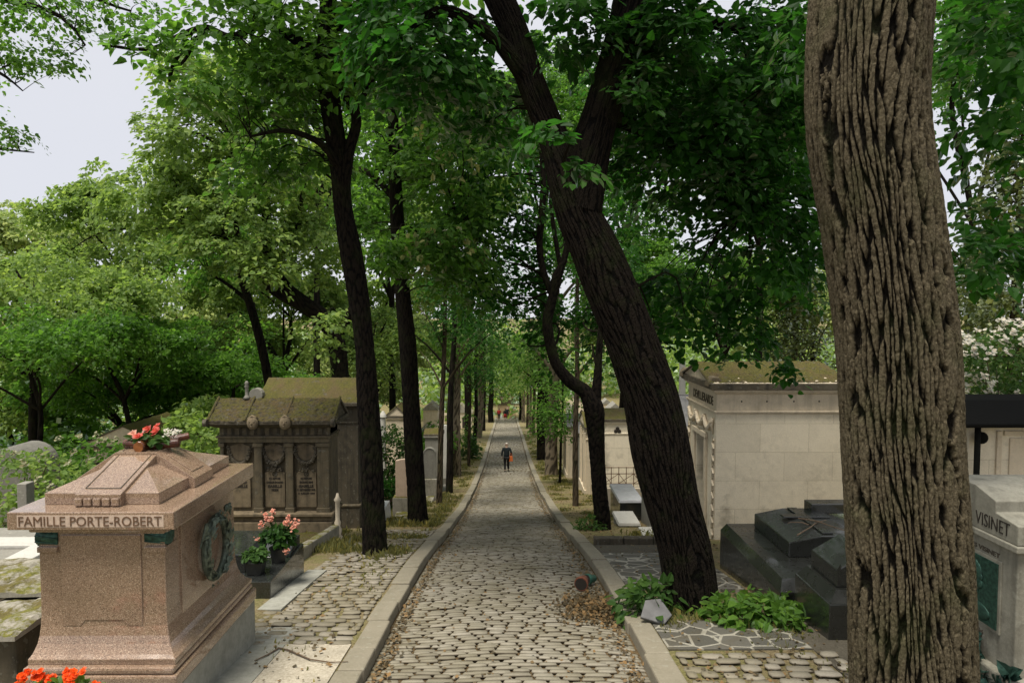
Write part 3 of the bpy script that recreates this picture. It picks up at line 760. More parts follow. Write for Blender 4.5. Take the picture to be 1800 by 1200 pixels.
def leafball(name, m, parent, c, r, n, size, rg, squash=.7):
    q = rg.normal(0, 1, (n, 3)); q /= np.linalg.norm(q, axis=1)[:, None]; q[:, 2] = np.where(q[:, 2] < -.3, -q[:, 2], q[:, 2])
    u = .45+.55*rg.random(n)[:, None]; r = np.array(r if hasattr(r, '__len__') else (r, r, r*squash))
    pos = np.array(c)+q*u*r; V, Q = leaf_arrays(pos, unit(q+rg.normal(0, .5, (n, 3))+[0, 0, .5]), q+rg.normal(0, .4, (n, 3)), size*(.6+.7*rg.random(n)))
    return link(name, np_mesh(name, V, Q), m, parent)

def ornament():
    rg = np.random.default_rng(21); z = -1.35; c = Vector((-3.44, 6.58, z))
    g = empty('flower_ornament', c, 'coral ceramic flowers on glazed brown logs lying on top of the granite tomb', 'grave ornament')
    for (a, b, r) in (((-.3, -.02, .05), (.1, .0, .05), .05), ((-.03, -.22, .05), (.0, .25, .05), .065), ((.05, -.05, .045), (.33, .02, .06), .055), ((.12, .1, .06), (.35, .22, .1), .04)):
        a, b = c+Vector(a)*.82, c+Vector(b)*.82; r *= .86; lg = MB().tube([a, a+(b-a)*.02, a+(b-a)*.98, b], [r*.86, r, r, r*.86], 16).build('log', M['logbrown'], g, .003)
        if r > .054: MB().tube([a-(b-a)*.012, a+(b-a)*.004], [r*.84, r*.84], 16).build('cut_end', M['logend'], lg, 0)
    leafball('leaves', M['shrub'], g, c+.82*Vector((.02, .0, .1)), (.2, .16, .05), 90, .08, rg)
    flowers('coral_flower', M['coral'], g, [(c+.82*Vector((-.07, -.14, .15)), .062), (c+.82*Vector((-.03, .0, .21)), .06), (c+.82*Vector((.09, -.04, .19)), .07), (c+.82*Vector((.05, .06, .24)), .05)], rg, 6, .45, 2, .7)
    flowers('pale_flower', M['salmon'], g, [(c+.82*Vector((-.19, -.02, .16)), .055)], rg, 6, .5, 2, .7)
    flowers('small_white_flower', M['whitep'], g, [(c+.82*Vector((.17+rg.random()*.16, rg.normal(0, .05), .14+rg.random()*.08)),   .013) for _ in range(60)], rg, 5, .2, 1)
ornament()

def geranium():
    rg = np.random.default_rng(22); c = Vector((-3.42, 5.08, -2.94))
    g = empty('orange_geranium', (c.x, c.y, -3.19), 'bright orange flowers in a trough at the foot of the granite tomb', 'flowers')
    MB().frust(c.x-.3, c.x+.32, c.y-.1, c.y+.1, -3.188, c.x-.34, c.x+.36, c.y-.12, c.y+.12, -3.02).build('trough', M['darkpot'], g)
    leafball('leaves', M['sprout'], g, c+Vector((0, 0, .0)), (.4, .15, .12), 260, .07, rg)
    it = []
    for (dx, dz) in ((-.23, .14), (-.14, .155), (-.06, .13), (.1, .16), (.16, .145), (-.3, .06), (.3, .05)):
        for _ in range(10): it.append((c+Vector((dx+rg.normal(0, .022), rg.normal(0, .025), dz+rg.normal(0, .018))), .034))
    flowers('blossoms', M['orange'], g, it, rg, 5, .5, 2, .9)
geranium()

# black grave behind it, with pots
def black_grave():
    g = empty('black_granite_grave', (-3.9, 9.8, -4.2), 'low polished black granite grave behind the pink granite tomb, carrying pots', 'grave')
    MB().box(-5.6, -3.16, 9.0, 10.5, -4.5, -3.66).build('base', M['black'], g)
    MB().frust(-5.5, -3.62, 9.32, 10.45, -3.658, -5.5, -3.66, 9.36, 10.4, -3.42).build('ledger', M['black'], g)
    MB().frust(-3.6, -3.2, 9.9, 10.45, -3.658, -3.6, -3.2, 10.2, 10.45, -3.50).build('headpiece', M['black'], g)
    rg = np.random.default_rng(31)
    c = Vector((-3.3, 9.75, -3.34)); h = empty('pink_geranium', (c.x, c.y, -3.66), 'pink geranium with round heads in a pot on the black granite grave', 'potted plant')
    MB().lathe((c.x, c.y, -3.657), [(.09, 0), (.13, .2), (.135, .2)], 14).build('pot', M['darkpot'], h, 0)
    leafball('leaves', M['potleaf'], h, c, (.26, .22, .2), 420, .075, rg)
    it = []; st = MB()
    for (dx, dy, dz, r) in ((-.2, 0, .36, .07), (-.12, -.05, .34, .08), (-.1, .05, .46, .055), (-.24, -.1, .3, .07), (.17, 0, .36, .06), (.16, -.06, .29, .07), (.3, .0, .27, .08), (.27, -.05, .2, .06), (-.3, -.1, .03, .05), (.2, -.2, -.13, .07), (-.22, .02, .42, .05)):
        p = c+Vector((dx, dy, dz))*.85; r *= .85; st.tube([c, c+Vector((dx*.6, dy*.6, dz*.7)), p], .006, 5)
        for _ in range(14): it.append((p+Vector(rg.normal(0, r*.42, 3)), r*.42))
    st.build('stems', M['shrub'], h, 0)
    flowers('blossoms', M['salmon'], h, it, rg, 5, .6, 2, .9)
    c = Vector((-3.46, 9.3, -3.42)); h = empty('leafy_pot_plant', (c.x, c.y, -3.66), 'small leafy green plant in a square dark pot in front of the pink geranium', 'potted plant')
    MB().frust(c.x-.09, c.x+.09, c.y-.09, c.y+.09, -3.657, c.x-.12, c.x+.12, c.y-.12, c.y+.12, -3.48).build('pot', M['darkpot'], h)
    leafball('leaves', M['shrub'], h, c, (.19, .17, .12), 240, .06, rg)
black_grave()

# ------------------------------------------------------------------ the triple wall tomb with the family epitaphs
def triple_tomb():
    y = 14.4; x0, x1 = -6.08, -3.76; k = y/F
    g = empty('triple_bay_tomb', ((x0+x1)/2, y+.4, -5.1), 'sooty limestone wall tomb of three bays with shell niches and a mossy roof', 'tomb')
    L = M['limegrime']; D = M['limedark']; Z = lambda py: -(py-541)*k
    MB().box(x0, x1, y+.1, y+.72, -5.6, Z(752)).build('wall', L, g)
    mb = MB(); mb.box(x0-.06, x1+.06, y-.1, y+.78, -5.7, Z(919)); mb.box(x0-.03, x1+.03, y-.04, y+.75, Z(919)+.002, Z(909)); mb.box(x0-.1, x1+.09, y-.13, y+.80, Z(909)+.002, Z(903))
    mb.build('base', M['plaque'], g, .015)
    bays = [(-6.0, -5.36), (-5.17, -4.72), (-4.5, -4.05)]
    for (a, b) in ((x0+.0, x0+.1), (-5.36, -5.17), (-4.70, -4.52), (-4.03, x1-.0)):
        mb = MB(); mb.box(a+.01, b-.01, y-.02, y+.14, Z(902), Z(786)); mb.box(a-.015, b+.015, y-.05, y+.16, Z(786)+.002, Z(779)); mb.box(a-.01, b+.01, y-.04, y+.15, Z(905), Z(895))
        mb.build('pilaster', L, g, .01)
    mb = MB(); mb.box(x0-.02, x1+.02, y-.04, y+.75, Z(778), Z(770)); mb.box(x0-.05, x1+.05, y-.08, y+.78, Z(769.5), Z(766)); mb.build('architrave', L, g, .008)
    mb = MB(); mb.box(x0, x1, y+.0, y+.74, Z(765.8), Z(752)); mb.build('frieze', L, g, .006)
    mb = MB(); n = 14
    for i in range(n):
        xx = x0+.1+i*(x1-x0-.25)/(n-1)
        mb = MB()
        for q in range(3): mb.box(xx+q*.022, xx+q*.022+.014, y-.025, y+.01, Z(765), Z(753))
        mb.build('triglyph', D, g, .003)
    mb = MB(); mb.frust(x0-.04, x1+.04, y-.05, y+.8, Z(751.5), x0-.2, x1+.2, y-.24, y+.95, Z(744)); mb.box(x0-.2, x1+.2, y-.24, y+.95, Z(744)+.002, Z(738))
    mb.build('cornice', D, g, .012)
    # roof: two mossy slopes, joints and masks along the eave
    ze, zr = Z(738)+.004, Z(705)*1.0+.03
    rf = slabgrid((x0-.22, y-.26, ze), (x1+.22, y-.26, ze), (x1+.17, y+.36, zr), (x0-.17, y+.36, zr), .06, M['mossroof'], g, 'roof', 130, 44, .02, 3)
    slabgrid((x1+.2, y+1.0, ze), (x0-.2, y+1.0, ze), (x0-.17, y+.37, zr), (x1+.17, y+.37, zr), .06, M['mossroof'], rf, 'rear_slope', 30, 8, .012, 4)
    MB().prism([(y-.2, ze-.01), (y+.94, ze-.01), (y+.365, zr-.05)], 'x', x0-.14, x1+.14).build('gable', D, rf, .01)
    for xx in (-5.45, -4.62, -3.60, -6.22):
        MB().tube([(xx, y-.26, ze+.02), (xx, y+.36, zr+.015)], .026, 8).build('rib', M['mossroof'], rf, 0)
    for xx in (-5.27, -4.6):
        mb = MB(); mb.ball((xx, y-.28, ze-.03), (.12, .07, .14), 14, 10); mb.ball((xx, y-.35, ze-.03), (.02, .03, .035), 8, 6)
        for s in (-1, 1): mb.ball((xx+s*.04, y-.335, ze+.01), (.022, .02, .015), 8, 5)
        mb.ball((xx, y-.335, ze-.09), (.035, .02, .02), 8, 5); mb.tube([(xx-.1, y-.25, ze+.05), (xx, y-.3, ze+.12), (xx+.1, y-.25, ze+.05)], .03, 8)
        mb.build('mask', M['plaque'], g, 0, True)
    MB().tube([(x1+.12, y-.3, ze-.02), (x1+.2, y-.3, ze-.02)], .09, 14).build('scroll', D, g, .004); mb = MB(); mb.tube([(x0-.2, y-.3, ze-.02), (x0-.12, y-.3, ze-.02)], .08, 14); mb.build('scroll', D, g, .004)
    MB().lathe((-5.62, y+.36, zr-.02), [(.09, 0), (.05, .05), (.035, .08), (.04, .24), (.055, .26), (.03, .3), (.05, .33), (.02, .38)], 10).build('finial', M['greyst'], g, 0, True)
    # shells, wreath garlands and epitaph plaques
    names = [('ISABELLE', ['ICI REPOSE', 'LOUIS GERMAN', 'ISABELLE']), ('ISABELLE', ['ICI REPOSE', 'CHARLES EDOUARD', 'ISABELLE', 'DECEDE']), ('ISABELLE', ['ICI REPOSE', 'EDOUARD RENE', 'ISABELLE', '13 SEPTEMBRE 1875', '31 JUILLET 1899'])]
    for (a, b), (_, lines) in zip(bays, names):
        c = (a+b)/2; hw = min(.225, (b-a)/2); zt = Z(779); zb = Z(822)
        V, Q = [], []; nr_, na = 9, 41
        for i in range(nr_):
            rr = i/(nr_-1)
            for j in range(na):
                an = math.pi*(j/(na-1)); r_ = rr*(hw-.01)
                V.append((c-r_*math.cos(an), y+.098-.055*math.sin(rr*math.pi*.5)*(.75+.25*math.cos(j*math.pi)) + .0, zt-.08-(r_*math.sin(an))*1.45+.06*(1-rr)))
        for i in range(nr_-1):
            for j in range(na-1): Q.append((i*na+j, i*na+j+1, (i+1)*na+j+1, (i+1)*na+j))
        link('shell', np_mesh('shell', np.array(V), np.array(Q), True), M['plaque'], g)
        mb = MB(); rg = np.random.default_rng(int(abs(c)*100)); n = 16
        pts = [(c-(hw+.0)*math.cos(math.pi*t/n), y+.05, zt-.12-(hw*1.5)*math.sin(math.pi*t/n)) for t in range(n+1)]
        mb.tube(pts, [.03+.02*math.sin(math.pi*t/n) for t in range(n+1)], 8)
        for t in range(70):
            q = pts[rg.integers(0, n+1)]; mb.ball((q[0]+rg.normal(0, .02), y+.01+rg.normal(0, .012), q[2]+rg.normal(0, .022)), .02, 6, 4)
        for t in range(14): mb.ball((c+rg.normal(0, .09), y+.03, zb-.07+rg.normal(0, .02)), .024, 6, 4)
        mb.build('garland', D, g, 0)
        zp, zq = Z(826), Z(896); pw = hw-.01
        mb = MB(); mb.prism([(c-pw, zq), (c+pw, zq), (c+pw, zp-.1), (c, zp), (c-pw, zp-.1)], 'y', y+.06, y+.12)
        pl = mb.build('epitaph_plaque', M['plaque'], g, .01)
        mb = MB(); nn = 18; zc = zp-.12
        mb.tube([(c+.045*math.cos(2*math.pi*t/nn), y+.056, zc+.045*math.sin(2*math.pi*t/nn)) for t in range(nn+1)], .01, 6)
        mb.tube([(c-.03, y+.056, zc-.03), (c+.03, y+.056, zc+.03)], .008, 5); mb.tube([(c-.03, y+.056, zc+.03), (c+.03, y+.056, zc-.03)], .008, 5)
        mb.build('emblem', D, pl, 0)
        zz = zp-.215
        for i, s in enumerate(lines):
            hh = .062 if s == 'ISABELLE' else .046
            letters(s, min(2*pw-.05, (.30 if s == 'ISABELLE' else .032*len(s)*.74)), hh, .006, (c, y+.0565, zz), (1, 0, 0), (0, 0, 1), M['ink'], pl, 'inscription', .035); zz -= .082
    return g
triple_tomb()

def mossy_enclosure():
    g = empty('mossy_grave_border', (-4.3, 12.4, -4.9), 'low moss covered stone border in front of the triple bay tomb', 'grave')
    mb = MB()
    v = []
    for (yy, zt) in ((10.75, -3.98), (14.2, -4.55)):
        v += [(-3.66, yy, zt-1.1), (-3.5, yy, zt-1.1), (-3.5, yy, zt), (-3.66, yy, zt)]
    mb.add(v, [(0,1,2,3), (7,6,5,4), (0,4,5,1), (1,5,6,2), (2,6,7,3), (3,7,4,0)]); mb.build('side_wall', M['mosspartly'], g, .02)
    MB().box(-5.8, -3.662, 10.7, 10.9, -5.2, -4.05).build('front_wall', M['mosspartly'], g, .02)
    slabgrid((-5.8, 10.9, -4.12), (-3.665, 10.9, -4.12), (-3.665, 14.25, -4.72), (-5.8, 14.25, -4.72), .3, M['mossroof'], g, 'mossy_bed', 40, 50, .02, 8)
    MB().lathe((-3.54, 14.15, -5.15), [(.1, 0), (.1, .35), (.06, .4), (.09, .5), (.05, .58), (.07, .66), (.045, .72), (.05, 1.1), (.075, 1.14), (.04, 1.2), (.02, 1.28)], 12).build('baluster_post', M['limeplain'], g, 0, True)
mossy_enclosure()

def plain_chapel(name, label, x0, x1, y0, y1, zb, ze, zr, wall, roof, axis='x', group=None, over=.14, door=None, cat='tomb', frieze=True, seed=1, n=(40, 16), amp=.012, holes=None):
    g = empty(name, ((x0+x1)/2, (y0+y1)/2, zb), label, cat, group)
    MB().box(x0, x1, y0, y1, zb-.5, ze-.04).build('wall', M[wall], g, .008)
    mb = MB(); mb.box(x0-.06, x1+.06, y0-.06, y1+.06, ze-.038, ze+.03)
    if frieze: mb.box(x0-.03, x1+.03, y0-.03, y1+.03, ze-.42, ze-.38)
    mb.build('cornice', M[wall], g, .01)
    mb = MB(); mb.box(x0-over, x1+over, y0-over, y1+over, ze+.032, ze+.12)
    mb.build('eave', M['limedark'], g, .01); e = ze+.122
    if axis == 'x':
        ym = (y0+y1)/2
        rf = slabgrid((x0-over, y0-over, e), (x1+over, y0-over, e), (x1+over-.1, ym, zr), (x0-over, ym, zr), .05, M[roof], g, 'roof', n[0], n[1], amp, seed)
        slabgrid((x1+over, y1+over, e), (x0-over, y1+over, e), (x0-over, ym, zr), (x1+over-.1, ym, zr), .05, M[roof], rf, 'rear_slope', 12, 6, amp, seed+1)
        MB().prism([(y0-over+.05, e-.005), (y1+over-.05, e-.005), (ym, zr-.04)], 'x', x0-over+.04, x1+over-.14).build('gable', M[wall], rf, .006)
    else:
        xm = (x0+x1)/2
        rf = slabgrid((x0-over, y1+over, e), (x0-over, y0-over, e), (xm, y0-over, zr), (xm, y1+over, zr), .05, M[roof], g, 'roof', n[0]//2, n[1], amp, seed)
        slabgrid((x1+over, y0-over, e), (x1+over, y1+over, e), (xm, y1+over, zr), (xm, y0-over, zr), .05, M[roof], rf, 'far_slope', n[0]//2, n[1], amp, seed+1)
        MB().prism([(x0-over+.05, e-.005), (x1+over-.05, e-.005), (xm, zr-.04)], 'y', y0-over+.04, y1+over-.04).build('gable', M[wall], rf, .006)
    return g

g = plain_chapel('mossy_chapel', 'tall dark chapel tomb with a mossy roof standing behind the triple bay tomb', -6.0, -3.72, 17.0, 18.6, -6.1, -2.46, -1.80, 'limedark', 'mossroof', 'x', over=.2, seed=9, n=(60, 16))
MB().box(-6.04, -3.68, 16.95, 18.65, -6.6, -5.0).build('base', M['limedark'], g, .02)
mb = MB(); mb.box(-6.06, -3.66, 16.93, 18.67, -4.998, -4.93); mb.build('base_moulding', M['limegrime'], g, .02)
mb = MB(); mb.tube([(-6.22, 16.9, -2.16), (-6.22, 17.1, -2.16)], .17, 14); mb.build('scroll', M['greyst'], g, .01)

# ------------------------------------------------------------------ pale mausoleum at the right
def mausoleum():
    x0, x1, y0, y1 = 4.5, 7.32, 14.5, 16.75; zb, ze = -5.0, -1.78
    g = empty('pale_mausoleum', (5.9, 15.6, zb), 'large pale limestone mausoleum with a mossy roof and garlands beside its green door', 'mausoleum')
    L, Lp = M['lime'], M['limeplain']
    # walls as butting pieces so that the doorway is a real opening
    dy0, dy1, dzt = 15.25, 16.0, -2.92
    MB().box(x0, x1, y0, dy0, zb-.6, -2.24).build('side_wall', L, g, .006)
    MB().box(x0+.001, x1-.001, dy1, y1, zb-.6, -2.24).build('side_wall', L, g, .006)
    MB().box(x0+.0, x1, dy0+.001, dy1-.001, dzt, -2.24).build('lintel', L, g, .004)
    MB().box(x1-.3, x1-.002, dy0+.002, dy1-.002, zb-.6, dzt-.002).build('back_wall', L, g, 0)
    door = MB().box(x0+.28, x0+.34, dy0+.01, dy1-.01, zb-.2, dzt-.01).build('door', M['door'], g, .004)
    for z0, z1 in ((-4.7, -4.0), (-3.9, -3.1)): MB().box(x0+.26, x0+.279, dy0+.12, dy1-.12, z0, z1).build('door_panel', M['door'], door, .01)
    MB().ball((x0+.25, dy0+.09, -4.0), .03).build('handle', M['rust'], door, 0)
    mb = MB(); mb.box(x0-.06, x0-.002, dy0-.16, dy0-.03, zb-.3, dzt+.02); mb.box(x0-.06, x0-.002, dy1+.03, dy1+.16, zb-.3, dzt+.02); mb.box(x0-.075, x0-.002, dy0-.18, dy1+.18, dzt+.022, dzt+.14)
    mb.build('door_frame', Lp, g, .01)
    mb = MB(); mb.box(x0-.05, x1+.05, y0-.05, y1+.05, -2.238, -2.20); mb.box(x0-.025, x1+.025, y0-.025, y1+.025, -2.275, -2.2385)
    mb.build('string_course', Lp, g, .008)
    MB().box(x0+.0, x1, y0, y1, -2.198, -1.84).build('frieze', Lp, g, .004)
    mb = MB(); mb.box(x0-.04, x1+.04, y0-.04, y1+.04, -1.838, -1.80); mb.box(x0-.09, x1+.09, y0-.09, y1+.09, -1.799, -1.74); mb.build('cornice', Lp, g, .014)
    for p in (1307, 1352, 1400, 1445): xx = (p-890)*14.5/F; MB().tube([(xx, y0-.003, -2.0), (xx, y0+.02, -2.0)], .019, 12).build('vent_hole', M['ink'], g, 0)
    letters('DEVILLIERARDE', 1.55, .2, .01, (x0-.005, 15.5, -2.02), (0, -1, 0), (0, 0, 1), M['limegrime'], g, bold=.015)
    rg = np.random.default_rng(3)
    for k in range(3):
        mb = MB(); ya = y1-.25-k*.62; yb = ya-.62; n = 12
        pts = [(x0-.05, ya+(yb-ya)*t/n, -2.42-.22*math.sin(math.pi*t/n)) for t in range(n+1)]; mb.tube(pts, [.035+.025*math.sin(math.pi*t/n) for t in range(n+1)], 8)
        for t in range(34): q = pts[rg.integers(0, n+1)]; mb.ball((q[0]-.025, q[1]+rg.normal(0, .02), q[2]+rg.normal(0, .025)), .024, 6, 4)
        for q in (ya, yb): mb.tube([(x0-.04, q, -2.38), (x0-.05, q+.02, -2.55), (x0-.03, q, -2.74)], [.035, .03, .012], 7)
        mb.build('garland', Lp, g, 0, True)
    for yy in (y0+.13, y1-.16):
        mb = MB(); z = -2.85
        while z > -4.8: mb.tube([(x0-.012, yy, z), (x0-.02, yy+.06, z-.07), (x0-.02, yy-.06, z-.18), (x0-.012, yy, z-.26)], [.02, .028, .028, .016], 7); z -= .27
        mb.box(x0-.02, x0-.001, yy-.1, yy-.085, -4.9, -2.8); mb.box(x0-.02, x0-.001, yy+.085, yy+.1, -4.9, -2.8)
        mb.build('carved_pilaster', Lp, g, 0)
    # roof
    e = -1.60; ym = (y0+y1)/2; zr = -1.22; rx0, rx1 = x0-.18, x1+.12
    MB().box(x0-.16, x1+.11, y0-.15, y1+.1, -1.739, e-.002).build('eave', M['limedark'], g, .01)
    rf = slabgrid((rx0+.0, y0-.085, e+.012), (rx1, y0-.085, e+.012), (rx1-.2, ym, zr), (rx0, ym, zr), .05, M['mossroof'], g, 'roof', 150, 50, .02, 13)
    slabgrid((rx1, y1+.12, e), (rx0, y1+.12, e), (rx0, ym, zr), (rx1-.2, ym, zr), .05, M['mossroof'], rf, 'rear_slope', 14, 8, .012, 14)
    MB().prism([(y0-.1, e-.003), (y1+.09, e-.003), (ym, zr-.05)], 'x', rx0+.06, rx1-.22).build('gable', Lp, rf, .008)
    for yy in (y0-.02, y1-.1):
        MB().prism([(x0-.2, e-.1), (x0+.14, e-.1), (x0+.14, e+.02), (x0+.02, e+.13), (x0-.1, e+.13), (x0-.18, e+.02)], 'y', yy, yy+.3).build('acroterion', M['limegrime'], g, .03)
mausoleum()

# ------------------------------------------------------------------ dark granite tombs at the right
def dark_tombs():
    B = M['blackdull']
    g = empty('dark_ledger_tomb', (4.2, 9.7, -4.0), 'long dark grey granite tomb with a cross relief and dead twigs, next to the mausoleum', 'tomb')
    MB().box(3.49, 5.6, 8.5, 10.95, -4.4, -3.62).build('base', B, g, .012)
    MB().frust(3.49, 5.6, 8.5, 10.95, -3.618, 3.56, 5.5, 8.62, 10.85, -3.48).build('base_step', B, g, 0)
    z0 = -3.478
    v = []; prf = [(9.5, z0, -3.26), (10.0, z0, -3.23), (10.3, z0, -3.21), (10.5, z0, -3.24), (10.62, z0, -3.33)]
    poly = [(3.95, z0), (5.4, z0), (5.4, -3.27), (4.9, -3.18), (4.4, -3.18), (3.95, -3.27)]
    MB().prism(poly, 'y', 9.35, 10.7).build('ledger', B, g, .015)
    mb = MB(); mb.box(4.45, 4.6, 9.42, 10.65, -3.179, -3.155); mb.box(4.2, 4.9, 10.15, 10.3, -3.1795, -3.153); mb.build('cross', B, g, .006)
    mb = MB(); mb.box(4.75, 5.4, 10.45, 10.72, -3.2, -3.05); mb.build('headblock', B, g, .01)
    g = empty('dark_coffin_tomb', (4.1, 7.9, -3.8), 'short dark granite tomb with a coffin shaped lid between the two tree trunks', 'tomb')
    MB().box(3.60, 5.5, 7.42, 8.34, -4.2, -3.30).build('base', B, g, .012)
    mb = MB(); mb.frust(3.62, 5.48, 7.44, 8.32, -3.298, 3.72, 5.4, 7.54, 8.28, -3.18); mb.build('moulding', B, g, 0)
    MB().prism([(3.76, -3.178), (5.3, -3.178), (5.3, -2.98), (4.9, -2.78), (4.1, -2.78), (3.76, -2.98)], 'y', 7.6, 8.26).build('lid', B, g, .012)
    MB().prism([(3.80, -2.90), (3.76, -2.97), (3.76, -3.1), (3.80, -3.1)], 'y', 7.59, 7.6).build('lid_rim', B, g, 0)
    mb = MB(); mb.box(4.42, 4.5, 7.62, 8.2, -2.779, -2.765); mb.box(4.3, 4.62, 7.95, 8.03, -2.7792, -2.7635); mb.build('cross', B, g, .004)
    rg = np.random.default_rng(9); mb = MB()
    for (a, b) in (((4.1, 9.45, -3.2), (4.75, 9.95, -3.14)), ((4.35, 10.0, -3.13), (4.8, 9.5, -3.15)), ((4.4, 9.75, -3.15), (4.15, 9.9, -3.17))):
        a, b = Vector(a), Vector(b); mb.tube([a, a*.6+b*.4+Vector((.03, .02, .02)), a*.3+b*.7+Vector((-.02, .02, .015)), b], [.012, .01, .008, .005], 6)
    o = mb.build('dead_twigs', M['twig'], None, 0); tag(o, 'dry forked twigs lying across the lid of the long dark granite tomb', 'twigs')
dark_tombs()

def portrait_tomb():
    x0 = 4.29; y0, y1 = 5.6, 7.1; zb = -3.6
    L = M['greyst']; g = empty('portrait_tomb', (x0+.7, 6.3, zb), 'grey stone tomb with a green bronze portrait panel behind the largest trunk', 'tomb')
    W = stone('grey_white_stone', (.27, .26, .21), (.08, .075, .055), grime=.75, lichen=.3)
    MB().box(x0+.03, x0+1.5, y0+.03, y1-.03, zb-.5, -2.06).build('body', W, g, .01)
    MB().box(x0-.02, x0+1.55, y0-.02, y1+.02, -2.058, -2.0).build('cornice', W, g, .01)
    ym = (y0+y1)/2
    MB().prism([(y0, -1.998), (y1, -1.998), (y1, -1.8), (6.5, -1.61), (6.14, -1.61), (5.87, -1.69), (5.87, -1.79), (y0, -1.83)], 'x', x0, x0+1.5).build('pediment_roof', W, g, .008)
    MB().box(x0-.05, x0+1.55, y0-.05, y1+.05, zb-.5, -3.15).build('base', W, g, .02)
    letters('VISINET', .42, .115, .008, (x0-.002, 5.905, -1.895), (0, -1, 0), (0, 0, 1), M['ink'], g, bold=-.01)
    letters('GEORGES VISINET', .62, .042, .006, (x0+.027, 6.15, -2.17), (0, -1, 0), (0, 0, 1), M['inkg'], g)
    letters('1904', .14, .04, .006, (x0+.027, 6.08, -2.93), (0, -1, 0), (0, 0, 1), M['inkg'], g)
    MB().box(x0+.015, x0+.032, 5.8, 6.36, -2.86, -2.21).build('panel_frame', W, g, .004)
    pn = MB().box(x0+.005, x0+.016, 5.83, 6.33, -2.83, -2.24).build('portrait_panel', M['bronze'], g, .002)
    mb = MB()
    xf = x0+.004
    mb.ball((xf, 6.1, -2.42), (.014, .085, .115), 16, 12); mb.ball((xf, 6.14, -2.37), (.013, .09, .09), 12, 8); mb.ball((xf-.006, 6.02, -2.43), (.01, .022, .03), 8, 6)
    mb.ball((xf-.003, 6.05, -2.49), (.012, .05, .055), 10, 8); mb.ball((xf, 6.11, -2.56), (.01, .055, .09), 10, 8); mb.ball((xf, 6.1, -2.74), (.014, .2, .085), 16, 8)
    mb.build('portrait_relief', M['bronze'], pn, 0, True)
    rg = np.random.default_rng(8); V, Q = [], []
    n = 26; pos = np.array([[x0-.03+rg.normal(0, .01), 6.3-.75*k/n+rg.normal(0, .03), -3.1+.12*math.sin(k*.3)-.1*k/n] for k in range(n)])
    V, Q = leaf_arrays(np.repeat(pos, 3, 0), unit(np.tile([-1., 0, .3], (n*3, 1))+rg.normal(0, .4, (n*3, 3))), rg.normal(0, 1, (n*3, 3))+[0, -.6, -.2], np.full(n*3, .13))
    link('palm_leaves', np_mesh('palm_leaves', V, Q), M['bronze'], g)
portrait_tomb()

def edge_chapel():
    x0 = 7.5; y = 11.0
    g = empty('black_roofed_chapel', (8.8, 12, -4.4), 'cream chapel with a black roof and panelled wall behind the portrait tomb', 'tomb')
    L = M['limeplain']
    MB().box(x0+.05, x0+3, y, y+2, -5, -1.85).build('wall', M['lime'], g, .006)
    mb = MB(); mb.box(x0+.5, x0+.58, y-.04, y-.001, -4.5, -2.0); mb.box(x0+.62, x0+2.6, y-.03, y-.001, -2.08, -2.0); mb.box(x0+.72, x0+2.5, y-.025, y-.001, -4.5, -2.12); mb.build('panel', L, g, .01)
    mb = MB()
    for k in range(40): mb.box(x0-.1+k*.08, x0-.06+k*.08, y-.09, y-.02, -1.9, -1.855)
    mb.build('dentil', L, g, .003)
    rf = MB().frust(x0-.3, x0+3.2, y-.3, y+2.3, -1.84, x0+.3, x0+2.6, y+.6, y+1.4, -1.58).build('roof', M['iron'], g, .01)
    MB().box(x0-.32, x0+3.22, y-.32, y+2.32, -1.90, -1.842).build('eave', M['iron'], g, .01)
    mb = MB(); mb.tube([(x0+.06, y-.2, -4.6), (x0+.06, y-.2, -1.9)], .045, 12); mb.ball((x0+.2, y-.1, -2.1), (.1, .06, .1), 12, 8); mb.ball((x0+.06, y-.2, -3.2), .07); mb.build('corner_column', M['iron'], g, 0, True)
    mb = MB(); mb.tube([(x0+1.0, y-.04, -2.1), (x0+1.0, y-.1, -2.2), (x0+1.05, y-.12, -2.25), (x0+1.12, y-.1, -2.2)], .015, 6); mb.build('iron_hook', M['iron'], g, 0)
edge_chapel()

# ------------------------------------------------------------------ graves at the left edge
def left_edge():
    g = empty('cross_slab_grave', (-6.4, 9, -3.9), 'grey slab grave with a flat white stone cross, at the left edge', 'grave')
    MB().box(-7.9, -5.2, 8.3, 10.2, -4.3, -3.36).build('base', M['greyst'], g)
    MB().frust(-7.8, -5.3, 8.4, 10.1, -3.358, -7.7, -5.4, 8.5, 10.0, -3.24).build('slab', M['greyst'], g)
    mb = MB(); mb.box(-7.6, -5.42, 9.1, 9.45, -3.239, -3.19); mb.box(-6.4, -6.05, 8.52, 9.98, -3.2392, -3.187); mb.build('cross', M['white'], g, .01)
    g = empty('mossy_box_grave', (-5.3, 6.9, -3.7), 'broken stone box grave under patches of moss, left of the granite tomb', 'grave')
    MB().box(-6.6, -4.42, 6.05, 7.6, -4.1, -2.98).build('chest', M['limedark'], g, .02)
    for i, (a, b, c, d, z) in enumerate(((-6.8, -5.45, 5.98, 6.75, -2.93), (-5.43, -4.36, 5.95, 6.7, -2.90), (-6.7, -5.2, 6.77, 7.7, -2.86), (-5.18, -4.38, 6.72, 7.7, -2.82))):
        slabgrid((a, c, z), (b, c, z+.02), (b, d, z+.03), (a, d, z), .07, M['mosspartly'], g, 'broken_slab', 26, 20, .018, 40+i)
    g = empty('flat_grey_grave', (-5.4, 11.5, -4.6), 'plain grey slab grave beyond the slab with the white cross', 'grave')
    MB().frust(-6.6, -5.0, 10.9, 12.3, -5, -6.5, -5.1, 11, 12.2, -3.75).build('slab', M['greyst'], g)
left_edge()

